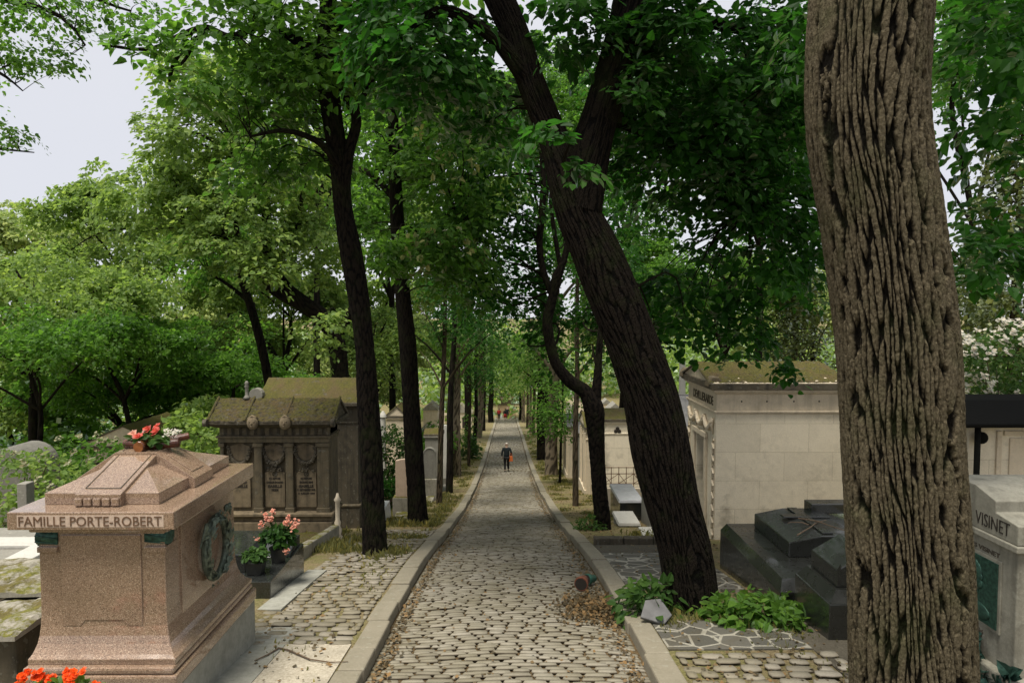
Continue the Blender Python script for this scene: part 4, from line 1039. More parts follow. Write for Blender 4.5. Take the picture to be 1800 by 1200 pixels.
# ------------------------------------------------------------------ small tombs further off
def headstone(name, label, x, y, w, h, m, kind='round', base=.3, group=None, d=.16, zoff=.1, cross=False, cat='gravestone', ledger=True, lm=None):
    z = float(prof(y))+zoff; g = empty(name, (x, y, z), label, cat, group)
    MB().box(x-w/2-.08, x+w/2+.08, y-.16, y+.2, z-.5, z+base).build('base', M[lm or 'greyst'], g, .02)
    b = z+base+.002; t = z+h
    if kind == 'round': poly = [(x-w/2, b), (x+w/2, b)]+[(x+w/2*math.cos(a), t-w/2+w/2*math.sin(a)) for a in np.linspace(0, math.pi, 15)]
    elif kind == 'flat': poly = [(x-w/2, b), (x+w/2, b), (x+w/2, t-.04), (x+w*.25, t), (x-w*.25, t), (x-w/2, t-.04)]
    elif kind == 'gable': poly = [(x-w/2, b), (x+w/2, b), (x+w/2, t-.25), (x, t), (x-w/2, t-.25)]
    elif kind == 'cross':
        a = w*.17; c = t-w*.55; poly = [(x-a, b), (x+a, b), (x+a, c-a), (x+w/2, c-a), (x+w/2, c+a), (x+a, c+a), (x+a, t), (x-a, t), (x-a, c+a), (x-w/2, c+a), (x-w/2, c-a), (x-a, c-a)]
    MB().prism(poly, 'y', y-d/2, y+d/2).build('stone', M[m], g, .012)
    if kind == 'round':
        n = 15; mb = MB(); mb.tube([(x+(w/2-.03)*math.cos(a), y-d/2-.005, t-w/2+(w/2-.03)*math.sin(a)) for a in np.linspace(0, math.pi, n)], .014, 6); mb.build('rim', M[m], g, 0)
    if ledger: MB().frust(x-w/2, x+w/2, y-1.9, y-.17, z-.4, x-w/2+.05, x+w/2-.05, y-1.85, y-.2, z+.22).build('ledger', M[lm or 'greyst'], g, .015)
    return g
def X(p, y): return (p-890)*y/F
headstone('rosy_headstone', 'rosy sandstone headstone on a mossy base half hidden by the second left trunk', X(716, 20.3), 20.3, .75, 1.75, 'pinkish', 'flat', .62, lm='mosspartly')
headstone('arched_headstone', 'round arched grey headstone between two dark trunks on the left verge', X(754, 26), 26, .5, 2.05, 'greyst', 'round', .85, lm='mosspartly')
headstone('white_stele', 'tall white stele behind two thin trunks on the left verge', X(779, 31), 31, .42, 2.9, 'white', 'flat', .5)
plain_chapel('little_mossy_tomb', 'small grey tomb with a moss capped roof behind the arched headstone', X(746, 29), X(774, 29), 29, 30, -7.9, -5.5, -5.2, 'greyst', 'mossroof', 'x', over=.06, frieze=False, n=(16, 8))
plain_chapel('gabled_tomb', 'low pale tomb with a mossy gable seen between the two big left trunks', X(678, 33), X(714, 33), 33, 34.5, -8.6, -5.35, -4.75, 'limeplain', 'mossroof', 'y', over=.08, frieze=False, n=(20, 10))
g = empty('white_ledger', (-3.6, 19, -5.9), 'white slab grave to the left of the rosy headstone', 'grave')
MB().frust(-4.1, -3.32, 18, 19.6, -6.4, -4.05, -3.37, 18.05, 19.5, -5.55).build('slab', M['steelgrey'], g, .01)
g = empty('pale_column', (X(671, 30), 30, -8), 'slim pale stone column with a rounded cap left of the gabled tomb', 'grave column')
MB().lathe((X(672, 30), 30, -8.2), [(.16, 0), (.14, .4), (.12, 3.35), (.16, 3.4), (.13, 3.5), (.05, 3.65)], 14).build('shaft', M['white'], g, 0)
g = plain_chapel('pedimented_chapel', 'pale chapel with a mossy pediment roof rising behind the granite tomb', -13.6, -11.0, 22, 24.5, -6.8, -4.55, -3.75, 'limeplain', 'mossroof', 'y', over=.2, frieze=True, n=(40, 20))
MB().box(-12.75, -12.3, 21.96, 21.998, -6.4, -4.95).build('doorway', M['ink'], g, 0)
for xx in (-13.3, -11.5): MB().box(xx, xx+.15, 21.96, 21.998, -5.4, -4.95).build('window', M['ink'], g, 0)
g = empty('stone_cross', (X(297, 21), 21, -6.5), 'small white stone cross on a pedestal right of the pedimented chapel', 'grave cross')
mb = MB(); xx = X(297, 21); mb.box(xx-.2, xx+.2, 20.8, 21.2, -7, -4.6); mb.build('pedestal', M['greyst'], g, .02)
mb = MB(); mb.frust(xx-.08, xx+.08, 20.93, 21.07, -4.598, xx-.035, xx+.035, 20.96, 21.04, -3.95); mb.box(xx-.15, xx+.15, 20.965, 21.035, -4.18, -4.11); mb.build('cross', M['white'], g, .01)
g = empty('overgrown_arch_tomb', (-11.2, 15, -5), 'grey round topped stone tomb sunk in the flowering bush at the left edge', 'tomb')
MB().prism([(-11.6, -5.2), (-10.5, -5.2), (-10.5, -3.6)]+[(-11.05+.55*math.cos(a), -3.6+.5*math.sin(a)) for a in np.linspace(0, math.pi, 12)]+[(-11.6, -3.6)], 'y', 15, 16).build('stone', M['greyst'], g, .03)
g = empty('fallen_column', (-9.6, 14, -4.6), 'carved grey column lying in the flowering bush', 'column')
mb = MB(); mb.tube([(-10.2, 14, -4.1), (-9.9, 14, -4.12), (-9.0, 14, -4.2), (-8.7, 14, -4.15)], [.2, .14, .14, .2], 12); mb.ball((-9.7, 14, -4.0), (.22, .15, .17)); mb.build('column', M['greyst'], g, 0, True)
MB().box(-9.9, -9.0, 13.8, 14.2, -5.2, -4.3).build('block', M['greyst'], g, .03)
g = empty('white_post', (X(40, 11.5), 11.5, -4.4), 'square white stone post among the leaves at the left edge', 'post')
xx = X(40, 11.5); MB().box(xx-.08, xx+.08, 11.4, 11.6, -4.8, -2.95).build('post', M['greyst'], g, .01); MB().box(xx-.12, xx+.12, 11.38, 11.62, -3.5, -3.46).build('band', M['greyst'], g, .004)

# right side row
g = plain_chapel('trefoil_chapel', 'cream chapel with a slab roof and small trefoil vent between two dark right trunks', 3.5, 6.1, 24, 26.6, -7.3, -4.05, -3.75, 'lime', 'mossroof', 'x', over=.1, n=(40, 10))
mb = MB(); xc = X(1087, 24); [mb.ball((xc+a, 23.97, -4.33+b), (.07, .02, .07), 10, 6) for a, b in ((-.06, -.03), (.06, -.03), (0, .06))]; mb.build('trefoil_vent', M['ink'], g, 0)
for i, (xa, ya, yb, zt, lab, w, rf) in enumerate(((3.35, 28.2, 30.4, 3.1, 'first tall pale chapel in the row right of the avenue, with narrow pilasters', 'limeplain', 'mossroof'), (3.45, 31.5, 33.8, 2.8, 'second pale chapel in the row right of the avenue, slightly lower', 'greyst', 'slate'), (3.3, 36, 38.5, 3.0, 'far pale chapel in the row right of the avenue, behind the flared trunk', 'limeplain', 'slate'))):
    zb = float(prof(ya)); g = plain_chapel('avenue_chapel', lab, xa, xa+2.2, ya, yb, zb-.1, zb+zt-.3, zb+zt+.35, w, rf, 'x', 'chapels in a row right of the avenue', .1, n=(20, 8))
    mb = MB()
    for yy in (ya+.1, ya+.6, yb-.75, yb-.25): MB().box(xa-.07, xa-.002, yy, yy+.16, zb+.252, zb+zt-.45).build('pilaster', M[w], g, .01)
    mb.box(xa-.09, xa-.001, ya, yb, zb-.3, zb+.25); mb.build('base', M[w], g, .01)
    MB().box(xa-.02, xa-.0005, ya+.85, yb-.85, zb+.28, zb+2.0).build('door', M['door'], g, .004)
# railing
g = empty('rusty_railing', (3.9, 21.6, -6.6), 'rusty iron railing with crossed bars in front of the trefoil chapel', 'railing')
MB().box(3.05, 4.9, 21.5, 21.7, -7.2, -5.75).build('curb_wall', M['limeplain'], g, .01)
mb = MB(); yf = 21.6
for z in (-5.62, -5.3, -5.1): mb.tube([(3.1, yf, z), (4.85, yf, z)], .014, 6)
for k in range(8): xx = 3.12+k*.24; mb.tube([(xx, yf, -5.76), (xx, yf, -5.08)], .012, 6)
for k in range(0, 7, 2):
    a = 3.12+k*.24; mb.tube([(a, yf, -5.62), (a+.48 if a+.48 < 4.9 else a+.24, yf, -5.3)], .01, 5); mb.tube([(a, yf, -5.3), (a+.24, yf, -5.62)], .01, 5)
mb.build('bars', M['rust'], g, 0)
for (x, y, w, l, h, m, lab) in ((3.45, 18.6, .62, 1.7, .75, 'steelgrey', 'grave with a pale polished slab on dark sides beside the crooked tree'), (3.95, 16.9, .6, 1.3, .8, 'greyst', 'grey stone grave with a light slab in front of the polished pale slab'), (3.15, 17.2, .5, 1.0, .25, 'white', 'low white stone kerb grave nearest the crooked tree')):
    z = float(prof(y)); g = empty('low_grave', (x, y, z), lab, 'grave', 'low graves right of the crooked tree')
    MB().box(x-w/2, x+w/2, y, y+l, z-.6, z+h-.12).build('chest', M['blackdull' if m == 'steelgrey' else 'greyst'], g, .01)
    MB().frust(x-w/2-.04, x+w/2+.04, y-.04, y+l+.04, z+h-.118, x-w/2-.02, x+w/2+.02, y-.02, y+l+.02, z+h-.04).build('slab', M[m], g, .01)
g = empty('white_stone_block', (3.4, 15.1, -5.3), 'cracked white stone block and step at the foot of the mausoleum', 'stone block')
MB().frust(3.0, 3.9, 14.7, 15.6, -5.6, 3.05, 3.85, 14.75, 15.55, -5.05).build('step', M['white'], g, .02); MB().frust(3.45, 3.85, 15.1, 15.5, -5.04, 3.5, 3.82, 15.15, 15.45, -4.35).build('block', M['white'], g, .03)
plain_chapel('slate_roofed_tomb', 'dark slate roofed tomb just left of the pale mausoleum', 6.0, 8.2, 23.5, 25.5, -7.2, -4.3, -3.1, 'limedark', 'slate', 'x', over=.12, n=(16, 8))
g = empty('white_pillar', (X(1201, 28), 28, -7.8), 'white square pillar rising behind the slate roofed tomb', 'pillar')
xx = X(1201, 28); MB().frust(xx-.16, xx+.16, 27.8, 28.2, -8, xx-.1, xx+.1, 27.9, 28.1, -2.2).build('shaft', M['white'], g, .01)

# the far field of tombs: small individual ones
rgf = np.random.default_rng(77)
kinds = [('far_chapel', 'small pale chapel'), ('far_headstone', 'small light headstone'), ('far_cross_grave', 'small stone cross')]
spots = []
for k in range(46):
    s = -1 if k % 2 else 1
    if s < 0: y = rgf.uniform(34, 95); x = -rgf.uniform(4.5, 9+y*.09)
    else: y = rgf.uniform(32, 120); x = rgf.uniform(6.2, 9+y*.13)
    spots.append((x, y))
nm = {0: 'pale gabled chapel far down the slope among many alike', 1: 'light headstone far down the slope among many alike', 2: 'stone cross grave far down the slope among many alike'}
for i, (x, y) in enumerate(spots):
    t = i % 3; z = float(prof(y)); sd_ = ' left' if x < 0 else ' right'
    if t == 0:
        w = rgf.uniform(1.2, 1.9); h = rgf.uniform(1.9, 3.0); m = ['limeplain', 'white', 'greyst'][i % 3]
        g = empty('far_chapel', (x, y, z), 'pale gabled chapel among the far tombs'+sd_+' of the avenue', 'tomb', 'far chapels'+sd_+' of the avenue')
        MB().box(x-w/2, x+w/2, y, y+2, z-.5, z+h).build('wall', M[m], g, 0)
        MB().prism([(x-w/2-.12, z+h+.002), (x+w/2+.12, z+h+.002), (x, z+h+.7)], 'y', y-.1, y+2.1).build('roof', M['mosspartly' if i % 2 else 'greyst'], g, 0)
        MB().prism([(x-.28, z), (x+.28, z), (x+.28, z+1.3), (x, z+1.65), (x-.28, z+1.3)], 'y', y-.03, y-.001).build('door', M['ink'], g, 0)
    else:
        g = headstone('far_headstone' if t == 1 else 'far_cross_grave', ('light headstone' if t == 1 else 'stone cross grave')+' among the far tombs'+sd_+' of the avenue', x, y, rgf.uniform(.6, .9), rgf.uniform(1.3, 2.3),
                      ['white', 'greyst', 'limeplain'][i % 3] if i % 2 else 'white', ['round', 'gable', 'flat'][i % 3] if t == 1 else 'cross', .4, ('far headstones' if t == 1 else 'far cross graves')+sd_+' of the avenue', cat='gravestone' if t == 1 else 'grave cross')

# ------------------------------------------------------------------ people
def skin_obj(name, verts, edges, m, parent, sub=2):
    me = bpy.data.meshes.new(name); me.from_pydata([v[0] for v in verts], edges, []); me.update()
    o = link(name, me, m, parent); md = o.modifiers.new('skin', 'SKIN'); md.use_smooth_shade = True
    sv = me.skin_vertices[0].data
    for i, v in enumerate(verts):
        r = v[1]; sv[i].radius = r if isinstance(r, tuple) else (r, r)
    sv[0].use_root = True
    s = o.modifiers.new('sub', 'SUBSURF'); s.levels = 1; s.render_levels = sub
    return o
def person(name, label, pos, H, coat, legs, hair, stride=.18, bare_legs=False, skirt=False, face_to=0, longhair=False, sub=2, arm_bend=.0):
    """walks away from the lens, back seen"""
    s = H/1.75; x0, y0, z0 = pos; g = empty(name, pos, label, 'person')
    ca, sa = math.cos(face_to), math.sin(face_to)
    def q(x, y, z): x, y = x*s, y*s; return (x0+x*ca-y*sa, y0+x*sa+y*ca, z0+z*s)
    # continuous body
    V = [(q(0, 0, .95), (.13, .1)), (q(0, .01, 1.12), (.125, .095)), (q(0, .03, 1.32), (.155, .105)), (q(0, .02, 1.43), (.09, .07)), (q(0, .04, 1.52), .052), (q(0, .06, 1.60), (.075, .085)), (q(0, .06, 1.68), (.078, .09)),
         (q(-.19, .02, 1.39), .055), (q(-.26, .0, 1.14), .042), (q(-.27, .06, .9), .03), (q(-.27, .075, .83), (.04, .018)),
         (q(.19, .02, 1.39), .055), (q(.27, .0, 1.14), .042), (q(.25, .08-.0, .9), .03), (q(.25, .095, .83), (.04, .018)),
         (q(-.095, 0, .88), .085), (q(-.1, .03, .5), .055), (q(-.1, -.08, .1), .036), (q(-.1, -.02, .03), (.035, .03)), (q(-.1, .07, .03), (.035, .02)),
         (q(.095, 0, .88), .085), (q(.1, .06, .5), .055), (q(.1, .1, .1), .036), (q(.11, .16, .03), (.035, .03)), (q(.12, .25, .03), (.035, .02))]
    E = [(0,1),(1,2),(2,3),(3,4),(4,5),(5,6),(2,7),(7,8),(8,9),(9,10),(2,11),(11,12),(12,13),(13,14),(0,15),(15,16),(16,17),(17,18),(18,19),(0,20),(20,21),(21,22),(22,23),(23,24)]
    for (hb, sx, bx, by) in ((10, -1, -.27, .075), (14, 1, .25, .095)):     # fingers and thumb
        for k in range(4):
            fx = bx+(k-1.5)*.017; a = len(V); ln = (.06, .075, .07, .055)[k]
            V += [(q(fx, by+.01, .79), .009), (q(fx, by+.025, .79-ln*.5), .008), (q(fx, by+.045, .79-ln), .006)]; E += [(hb, a), (a, a+1), (a+1, a+2)]
        a = len(V); V += [(q(bx-sx*.035, by+.01, .81), .01), (q(bx-sx*.05, by+.03, .775), .007)]; E += [(hb, a), (a, a+1)]
    skin_obj('body', V, E, M['skin'], g, sub)
    V = [(q(0, 0, .86), (.185, .14)), (q(0, .0, 1.02), (.175, .135)), (q(0, .01, 1.2), (.17, .13)), (q(0, .02, 1.36), (.17, .12)), (q(0, .035, 1.46), (.075, .07)),
         (q(-.2, .02, 1.385), .08), (q(-.275, -.01, 1.14), .066), (q(-.28, .05, .93), .05), (q(.2, .02, 1.385), .08), (q(.285, -.01, 1.14), .066), (q(.265, .06, .93), .05)]
    skin_obj('jacket', V, [(0,1),(1,2),(2,3),(3,4),(3,5),(5,6),(6,7),(3,8),(8,9),(9,10)], M[coat], g, sub)
    if not bare_legs:
        V = [(q(0, 0, .93), (.15, .12)), (q(-.095, 0, .85), .105), (q(-.1, .03, .5), .078), (q(-.1, -.075, .11), .058), (q(.095, 0, .85), .105), (q(.1, .06, .5), .078), (q(.1, .1, .11), .058)]
        skin_obj('trousers', V, [(0,1),(1,2),(2,3),(0,4),(4,5),(5,6)], M[legs], g, sub)
    if skirt:
        mb = MB(); mb.lathe(q(0, 0, .5), [(.24*s, 0), (.2*s, .3*s), (.16*s, .48*s)], 14); mb.build('skirt', M['redcoat'], g, 0, True)
    V = [(q(0, .05, 1.66), (.088, .1)), (q(0, .03, 1.735), (.075, .085))]
    if longhair: V.append((q(0, -.03, 1.52), (.08, .05))); skin_obj('hair', V, [(0, 1), (0, 2)], M[hair], g, 1)
    else: skin_obj('hair', V, [(0, 1)], M[hair], g, 1)
    for (a, b, zz) in ((-.1, -.0, .04), (.11, .2, .04)):
        mb = MB(); c = q(a, b, zz); mb.ball(c, (.05*s, .14*s, .045*s), 12, 8); mb.build('shoe', M['shoe'], g, 0, True)
    # eyes, ears, nose
    [MB().ball(q(k_*.09, .06, 1.64), .022*s, 6, 5).build('ear', M['skin'], g, 0, True) for k_ in (-1, 1)]
    mb = MB(); mb.ball(q(0, .155, 1.62), .018*s, 6, 5); mb.build('nose', M['skin'], g, 0, True)
    [MB().ball(q(k_*.032, .142, 1.65), .01*s, 6, 5).build('eye', M['ink'], g, 0, True) for k_ in (-1, 1)]
    mb = MB(); mb.ball(q(0, .145, 1.585), (.025*s, .008*s, .007*s), 6, 5); mb.build('mouth', M['redp'], g, 0, True)
    return g, q
pg = G(890.5, 829, .0); pz = float(prof(pg.y))+.02
g, q = person('person', 'grey haired person in a dark jacket walking away down the middle of the path', (pg.x, pg.y, pz), 1.72, 'coat', 'trouser', 'hair')
gb = empty('shoulder_bag', q(.24, -.02, .8), 'orange leather bag held at the side of the walking grey haired person', 'bag')
c = q(.25, -.06, .66)
MB().frust(c[0]-.11, c[0]+.13, c[1]-.05, c[1]+.06, c[2]-.02, c[0]-.08, c[0]+.1, c[1]-.03, c[1]+.04, c[2]+.28).build('bag_body', M['bag'], gb, .015)
MB().tube([(c[0]-.06, c[1], c[2]+.27), (c[0]-.02, c[1]+.01, c[2]+.45), (c[0]+.04, c[1]+.01, c[2]+.45), (c[0]+.08, c[1], c[2]+.27)], .01, 6).build('bag_handle', M['bag'], gb, 0)
for (pxx, Y, lab, co, lg, hr, kw) in ((877, 99.5, 'distant person in a red coat carrying a white bag at the end of the path', 'redcoat', 'trouser', 'brownhair', dict(longhair=True)),
        (888, 99, 'distant person in a dark jacket and red skirt at the end of the path', 'coat', 'trouser', 'brownhair', dict(longhair=True, skirt=True, bare_legs=True)),
        (892, 101.5, 'distant dark clothed person at the end of the path, rightmost of the three', 'coat', 'trouser', 'hair', {})):
    zz = float(prof(Y))+.02; person('person', lab, (X(pxx, Y), Y, zz), 1.7, co, lg, hr, sub=1, **kw)
gb = empty('white_bag', (X(880, 99.3), 99.3, float(prof(99.3))), 'white carrier bag beside the distant red coated person', 'bag')
zz = float(prof(99.3)); xx = X(881, 99.3); MB().frust(xx-.16, xx+.2, 99.2, 99.4, zz+.3, xx-.1, xx+.12, 99.25, 99.35, zz+.75).build('bag_body', M['whitecloth'], gb, .02)

# ------------------------------------------------------------------ trees close by
SUNLIT = 1
UP = 9.0
# T1: the biggest trunk
Y1 = 4.25
t1 = px([(1604, 1560, 106), (1601, 1200, 100), (1595, 1000, 97), (1583, 800, 94), (1573, 600, 94), (1549, 400, 94), (1523, 200, 95), (1531, 0, 97), (1555, -250, 92, .2), (1580, -600, 84, .4), (1600, -1100, 72, .6), (1620, -1800, 48, .8)], Y1)
t1[0] = (t1[0][0], t1[0][1], float(prof(Y1))+.1, t1[0][3])
lim = [px([(1600, -80, 60, .1), (1760, -420, 45, 1.2), (1980, -600, 35, 2.6), (2300, -700, 22, 4.5)], Y1), px([(1540, -350, 50), (1300, -700, 40, 1.2), (1000, -900, 28, 2.6), (700, -1000, 18, 4)], Y1)]
tree('lime_tree', 'largest trunk with deeply furrowed brown bark filling the right foreground', t1, lim, 'barkbig',
     [pb(1745, 130, 6.2, 70, 180, .8, 34, .34, 26, .1), pb(1730, 430, 6.0, 60, 90, .5, 11, .25, 22, .1), pb(1790, 330, 6.6, 40, 180, .6, 12, .3, 24, .1), pb(1800, 20, 7, 120, 90, 1, 22, .4, 30, .1),
      pb(1900, -450, 9, 350, 250, 2.5, 90, .7, 30, .2), pb(1430, 40, 7.2, 60, 80, .6, 12, .35, 26, .1)],
     'leafd', .1, 101, barkdef=(.034, .6, .036), nr=1500, ns=760, flare=(.8, .15), ntwig=7, r0=.006)
# T2: the leaning trunk
b2 = G(1213, 1065); Y2 = b2.y
t2 = px([(1216, 1068, 47.4), (1203, 960, 45.7), (1182, 880, 47.4), (1164, 800, 51.6), (1144, 700, 49.1), (1110, 600, 45.7), (1070, 500, 45.7), (1045, 440, 44.0), (1017, 380, 39.8), (1000, 320, 38.1), (975, 250, 27.9), (935, 150, 24.5), (905, 60, 24.5), (870, -20, 25.4), (820, -140, 22.0, .3), (760, -330, 16.9, .6), (700, -600, 10.2, .8)], Y2)
lim = [px([(1015, 370, 42), (1030, 290, 38), (1055, 200, 32), (1085, 110, 34), (1110, 20, 36), (1120, -120, 30, .3), (1150, -400, 20, .6)], Y2),
       px([(1085, 110, 26), (1150, 60, 18, .3), (1230, 40, 12, .7), (1330, 60, 7, 1.2)], Y2), px([(1100, 40, 22), (1180, -40, 16, .8), (1300, -100, 12, 1.5), (1420, -120, 8, 2)], Y2),
       px([(935, 150, 18), (860, 60, 12, -.3), (780, 20, 9, -.6), (700, 60, 5, -.8)], Y2), px([(1060, 200, 16), (1130, 230, 10, .6), (1220, 280, 7, 1.2), (1300, 380, 4, 1.6)], Y2)]
tree('lime_tree', 'dark leaning trunk that forks high over the path, sprouts at its foot', t2, lim, 'barkdark',
     [pb(1240, 190, Y2+1.2, 210, 190, 1.2, 180, .42, 36), pb(1330, 400, Y2+1.6, 120, 150, .9, 70, .4, 34), pb(1190, 540, Y2+2.2, 80, 80, .7, 26, .32, 30), pb(1300, 570, Y2+2, 70, 60, .6, 18, .3, 28),
      pb(1020, 40, Y2-.3, 70, 60, .5, 18, .3, 28), pb(1180, 40, Y2-.3, 80, 80, .5, 30, .34, 30), pb(1110, 150, Y2-.3, 50, 60, .4, 9, .28, 26), pb(880, 150, Y2+1.2, 90, 110, 1, 34, .4, 30), pb(960, 235, Y2-1.4, 40, 30, .25, 3, .2, 20), pb(1010, 285, Y2-1.4, 25, 15, .2, 2, .18, 20), pb(745, 80, Y2-.2, 125, 105, 1., 60, .4, 32),
      pb(1400, 110, Y2+1.6, 100, 160, 1, 55, .42, 34), pb(1420, 420, Y2+2, 50, 120, .7, 24, .38, 30), pb(1000, -350, Y2+1, 500, 220, 3, 150, .8, 34, .2), pb(1380, 650, Y2+2.4, 12, 30, .2, 4, .22, 18)],
     'leafd', .115, 102, barkdef=(.034, .55, .018), nr=900, ns=400, flare=(.6, .24), ntwig=140, r0=.01)
# T3: straight dark trunk at the left verge
b3 = G(659, 975); Y3 = b3.y
t3 = px([(659, 976, 22.6), (655, 880, 20.7), (652, 800, 20.7), (646, 700, 19.7), (640, 600, 16.9), (627, 500, 18.8), (615, 430, 18.8), (604, 370, 16.0), (598, 300, 16.0), (583, 200, 16.9), (574, 120, 16.9), (576, 40, 15.0), (580, -80, 13.2), (590, -300, 9.4)], Y3)
lim = [px([(604, 330, 12), (613, 270, 10), (625, 200, 9), (612, 175, 9), (595, 130, 8)], Y3), px([(622, 200, 7), (632, 180, 6), (650, 150, 4), (668, 120, 3)], Y3), px([(612, 180, 6), (620, 150, 5), (628, 118, 3)], Y3),
       px([(574, 110, 12), (520, 70, 9, -.3), (470, 40, 7, -.5), (400, 65, 6, -.7), (362, 50, 6, -.8), (320, 62, 4.5, -.9), (270, 85, 3.5, -1), (180, 80, 2, -1.2)], Y3),
       px([(362, 52, 4.5, -.8), (340, 75, 4, -.8), (312, 100, 3.5, -.9), (300, 130, 3, -.9), (297, 150, 2, -.9)], Y3), px([(340, 76, 3, -.8), (325, 105, 2.5, -.9), (305, 125, 1.5, -1)], Y3),
       px([(578, 60, 10), (640, 0, 8, .2), (720, -60, 6, .4)], Y3), px([(600, 300, 8), (560, 250, 6, -.5), (500, 230, 4, -.8), (440, 240, 2, -1)], Y3)]
tree('lime_tree', 'straight dark trunk on the left verge beside the triple bay tomb, twig fork high up', t3, lim, 'barkdark',
     [pb(540, 70, Y3-.4, 150, 90, 1.3, 66, .5, 34), pb(400, 40, Y3-.8, 120, 70, 1., 22, .42, 30), pb(330, 150, Y3-1.2, 70, 30, .5, 8, .36, 26), pb(470, 170, Y3-.6, 90, 60, .8, 22, .42, 30),
      pb(520, 260, Y3+.4, 70, 60, .8, 20, .4, 28), pb(680, 60, Y3+.2, 110, 90, 1.2, 60, .5, 34), pb(255, 75, Y3-1.2, 55, 25, .4, 8, .3, 22), pb(600, -250, Y3, 300, 170, 3, 70, .9, 34, .2), pb(445, 300, Y3+.5, 60, 50, .6, 14, .38, 24)],
     'leafm', .125, 103, barkdef=(.05, .3, .012), nr=260, ns=96, flare=(.6, .3), ntwig=120, r0=.009)
# T4
b4 = G(735, 922); Y4 = b4.y
t4 = px([(735, 922, 18.8), (732, 860, 16.9), (728, 800, 16.9), (722, 700, 15.0), (716, 600, 15.0), (709, 530, 13.2), (702, 440, 12.2), (696, 340, 11.3), (692, 240, 9.4), (690, 150, 8.5), (686, 40, 7.5), (684, -100, 5.6)], Y4)
lim = [px([(706, 480, 8), (760, 420, 6, -.6), (800, 370, 4, -1), (830, 380, 2, -1.2)], Y4), px([(697, 350, 7), (640, 300, 5, .5), (580, 290, 3, 1)], Y4), px([(692, 240, 7), (760, 190, 5), (840, 150, 3)], Y4)]
tree('lime_tree', 'second dark trunk on the left verge, rising next to the rosy headstone', t4, lim, 'barkdark',
     [pb(700, 200, Y4, 120, 130, 2., 80, .6, 34), pb(800, 260, Y4-1, 100, 160, 1.8, 80, .55, 34), pb(760, 440, Y4-2, 90, 60, 1.2, 42, .42, 30), pb(660, 440, Y4-2.5, 50, 35, .6, 12, .38, 26), pb(820, 420, Y4-1, 70, 120, 1.5, 50, .5, 30), pb(650, 370, Y4+1.5, 60, 70, 1, 20, .5, 30)],
     'leafm', .14, 104, barkdef=(.05, .3, .012), nr=200, ns=80, flare=(.7, .5), ntwig=90, r0=.011)
# drooping bracts among the leaves of the second tree
rg = np.random.default_rng(55); V, Qq = [], []
ce = []
for sp in (pb(770, 440, Y4-2.2, 90, 50, 1., 60, 1, 1), pb(800, 230, Y4-2, 70, 110, 1., 60, 1, 1)):
    c_, _ = blob(rg, sp[0], sp[1], sp[2], sp[3], 70); ce.append(c_)
ce = np.vstack(ce); V, Qq = leaf_arrays(np.repeat(ce, 2, 0)+rg.normal(0, .04, (len(ce)*2, 3)), unit(rg.normal(0, 1, (len(ce)*2, 3))+[0, -.6, 0]), rg.normal(0, .4, (len(ce)*2, 3))+[0, 0, -1.], np.full(len(ce)*2, .15))
Vx = V.reshape(-1, 6, 3); mid = Vx.mean(1, keepdims=True)
bract = link('blossoms', np_mesh('blossoms', V, Qq), M['catkin'], [o for o in C.objects if o.get('label', '').startswith('second dark trunk')][0])  # holds the pale drooping bracts, not flowers

# right crooked tree
b5 = G(1060, 930); Y5 = b5.y
t5 = px([(1060, 930, 15), (1054, 860, 14), (1050, 800, 14), (1047, 750, 16), (1043, 715, 18), (1030, 690, 13), (1000, 668, 11), (978, 640, 9), (966, 600, 9), (962, 565, 9), (972, 520, 8), (978, 490, 9), (990, 460, 6), (1000, 420, 5)], Y5)
lim = [px([(972, 520, 7), (956, 480, 6), (948, 430, 6), (952, 380, 6), (955, 320, 5), (950, 240, 4)], Y5), px([(1046, 710, 11), (1050, 670, 8), (1053, 620, 6), (1058, 560, 5), (1065, 480, 4)], Y5), px([(985, 470, 4), (975, 410, 4), (968, 350, 3), (975, 280, 2)], Y5)]
tree('crooked_tree', 'crooked dark tree with a swollen knot and snaking limbs on the right verge', t5, lim, 'barkdark',
     [pb(900, 300, Y5+1, 110, 120, 1.8, 70, .6, 34), pb(900, 480, Y5+2, 90, 90, 1.5, 55, .55, 32), pb(1080, 560, Y5+2, 60, 110, 1.3, 36, .5, 30), pb(1070, 380, Y5+2, 80, 120, 1.6, 40, .55, 30), pb(960, 580, Y5+3, 60, 70, 1, 22, .45, 28)],
     'leafd', .14, 105, barkdef=(.06, .2, .014), nr=180, ns=40, flare=(.5, .3), ntwig=80, r0=.01)

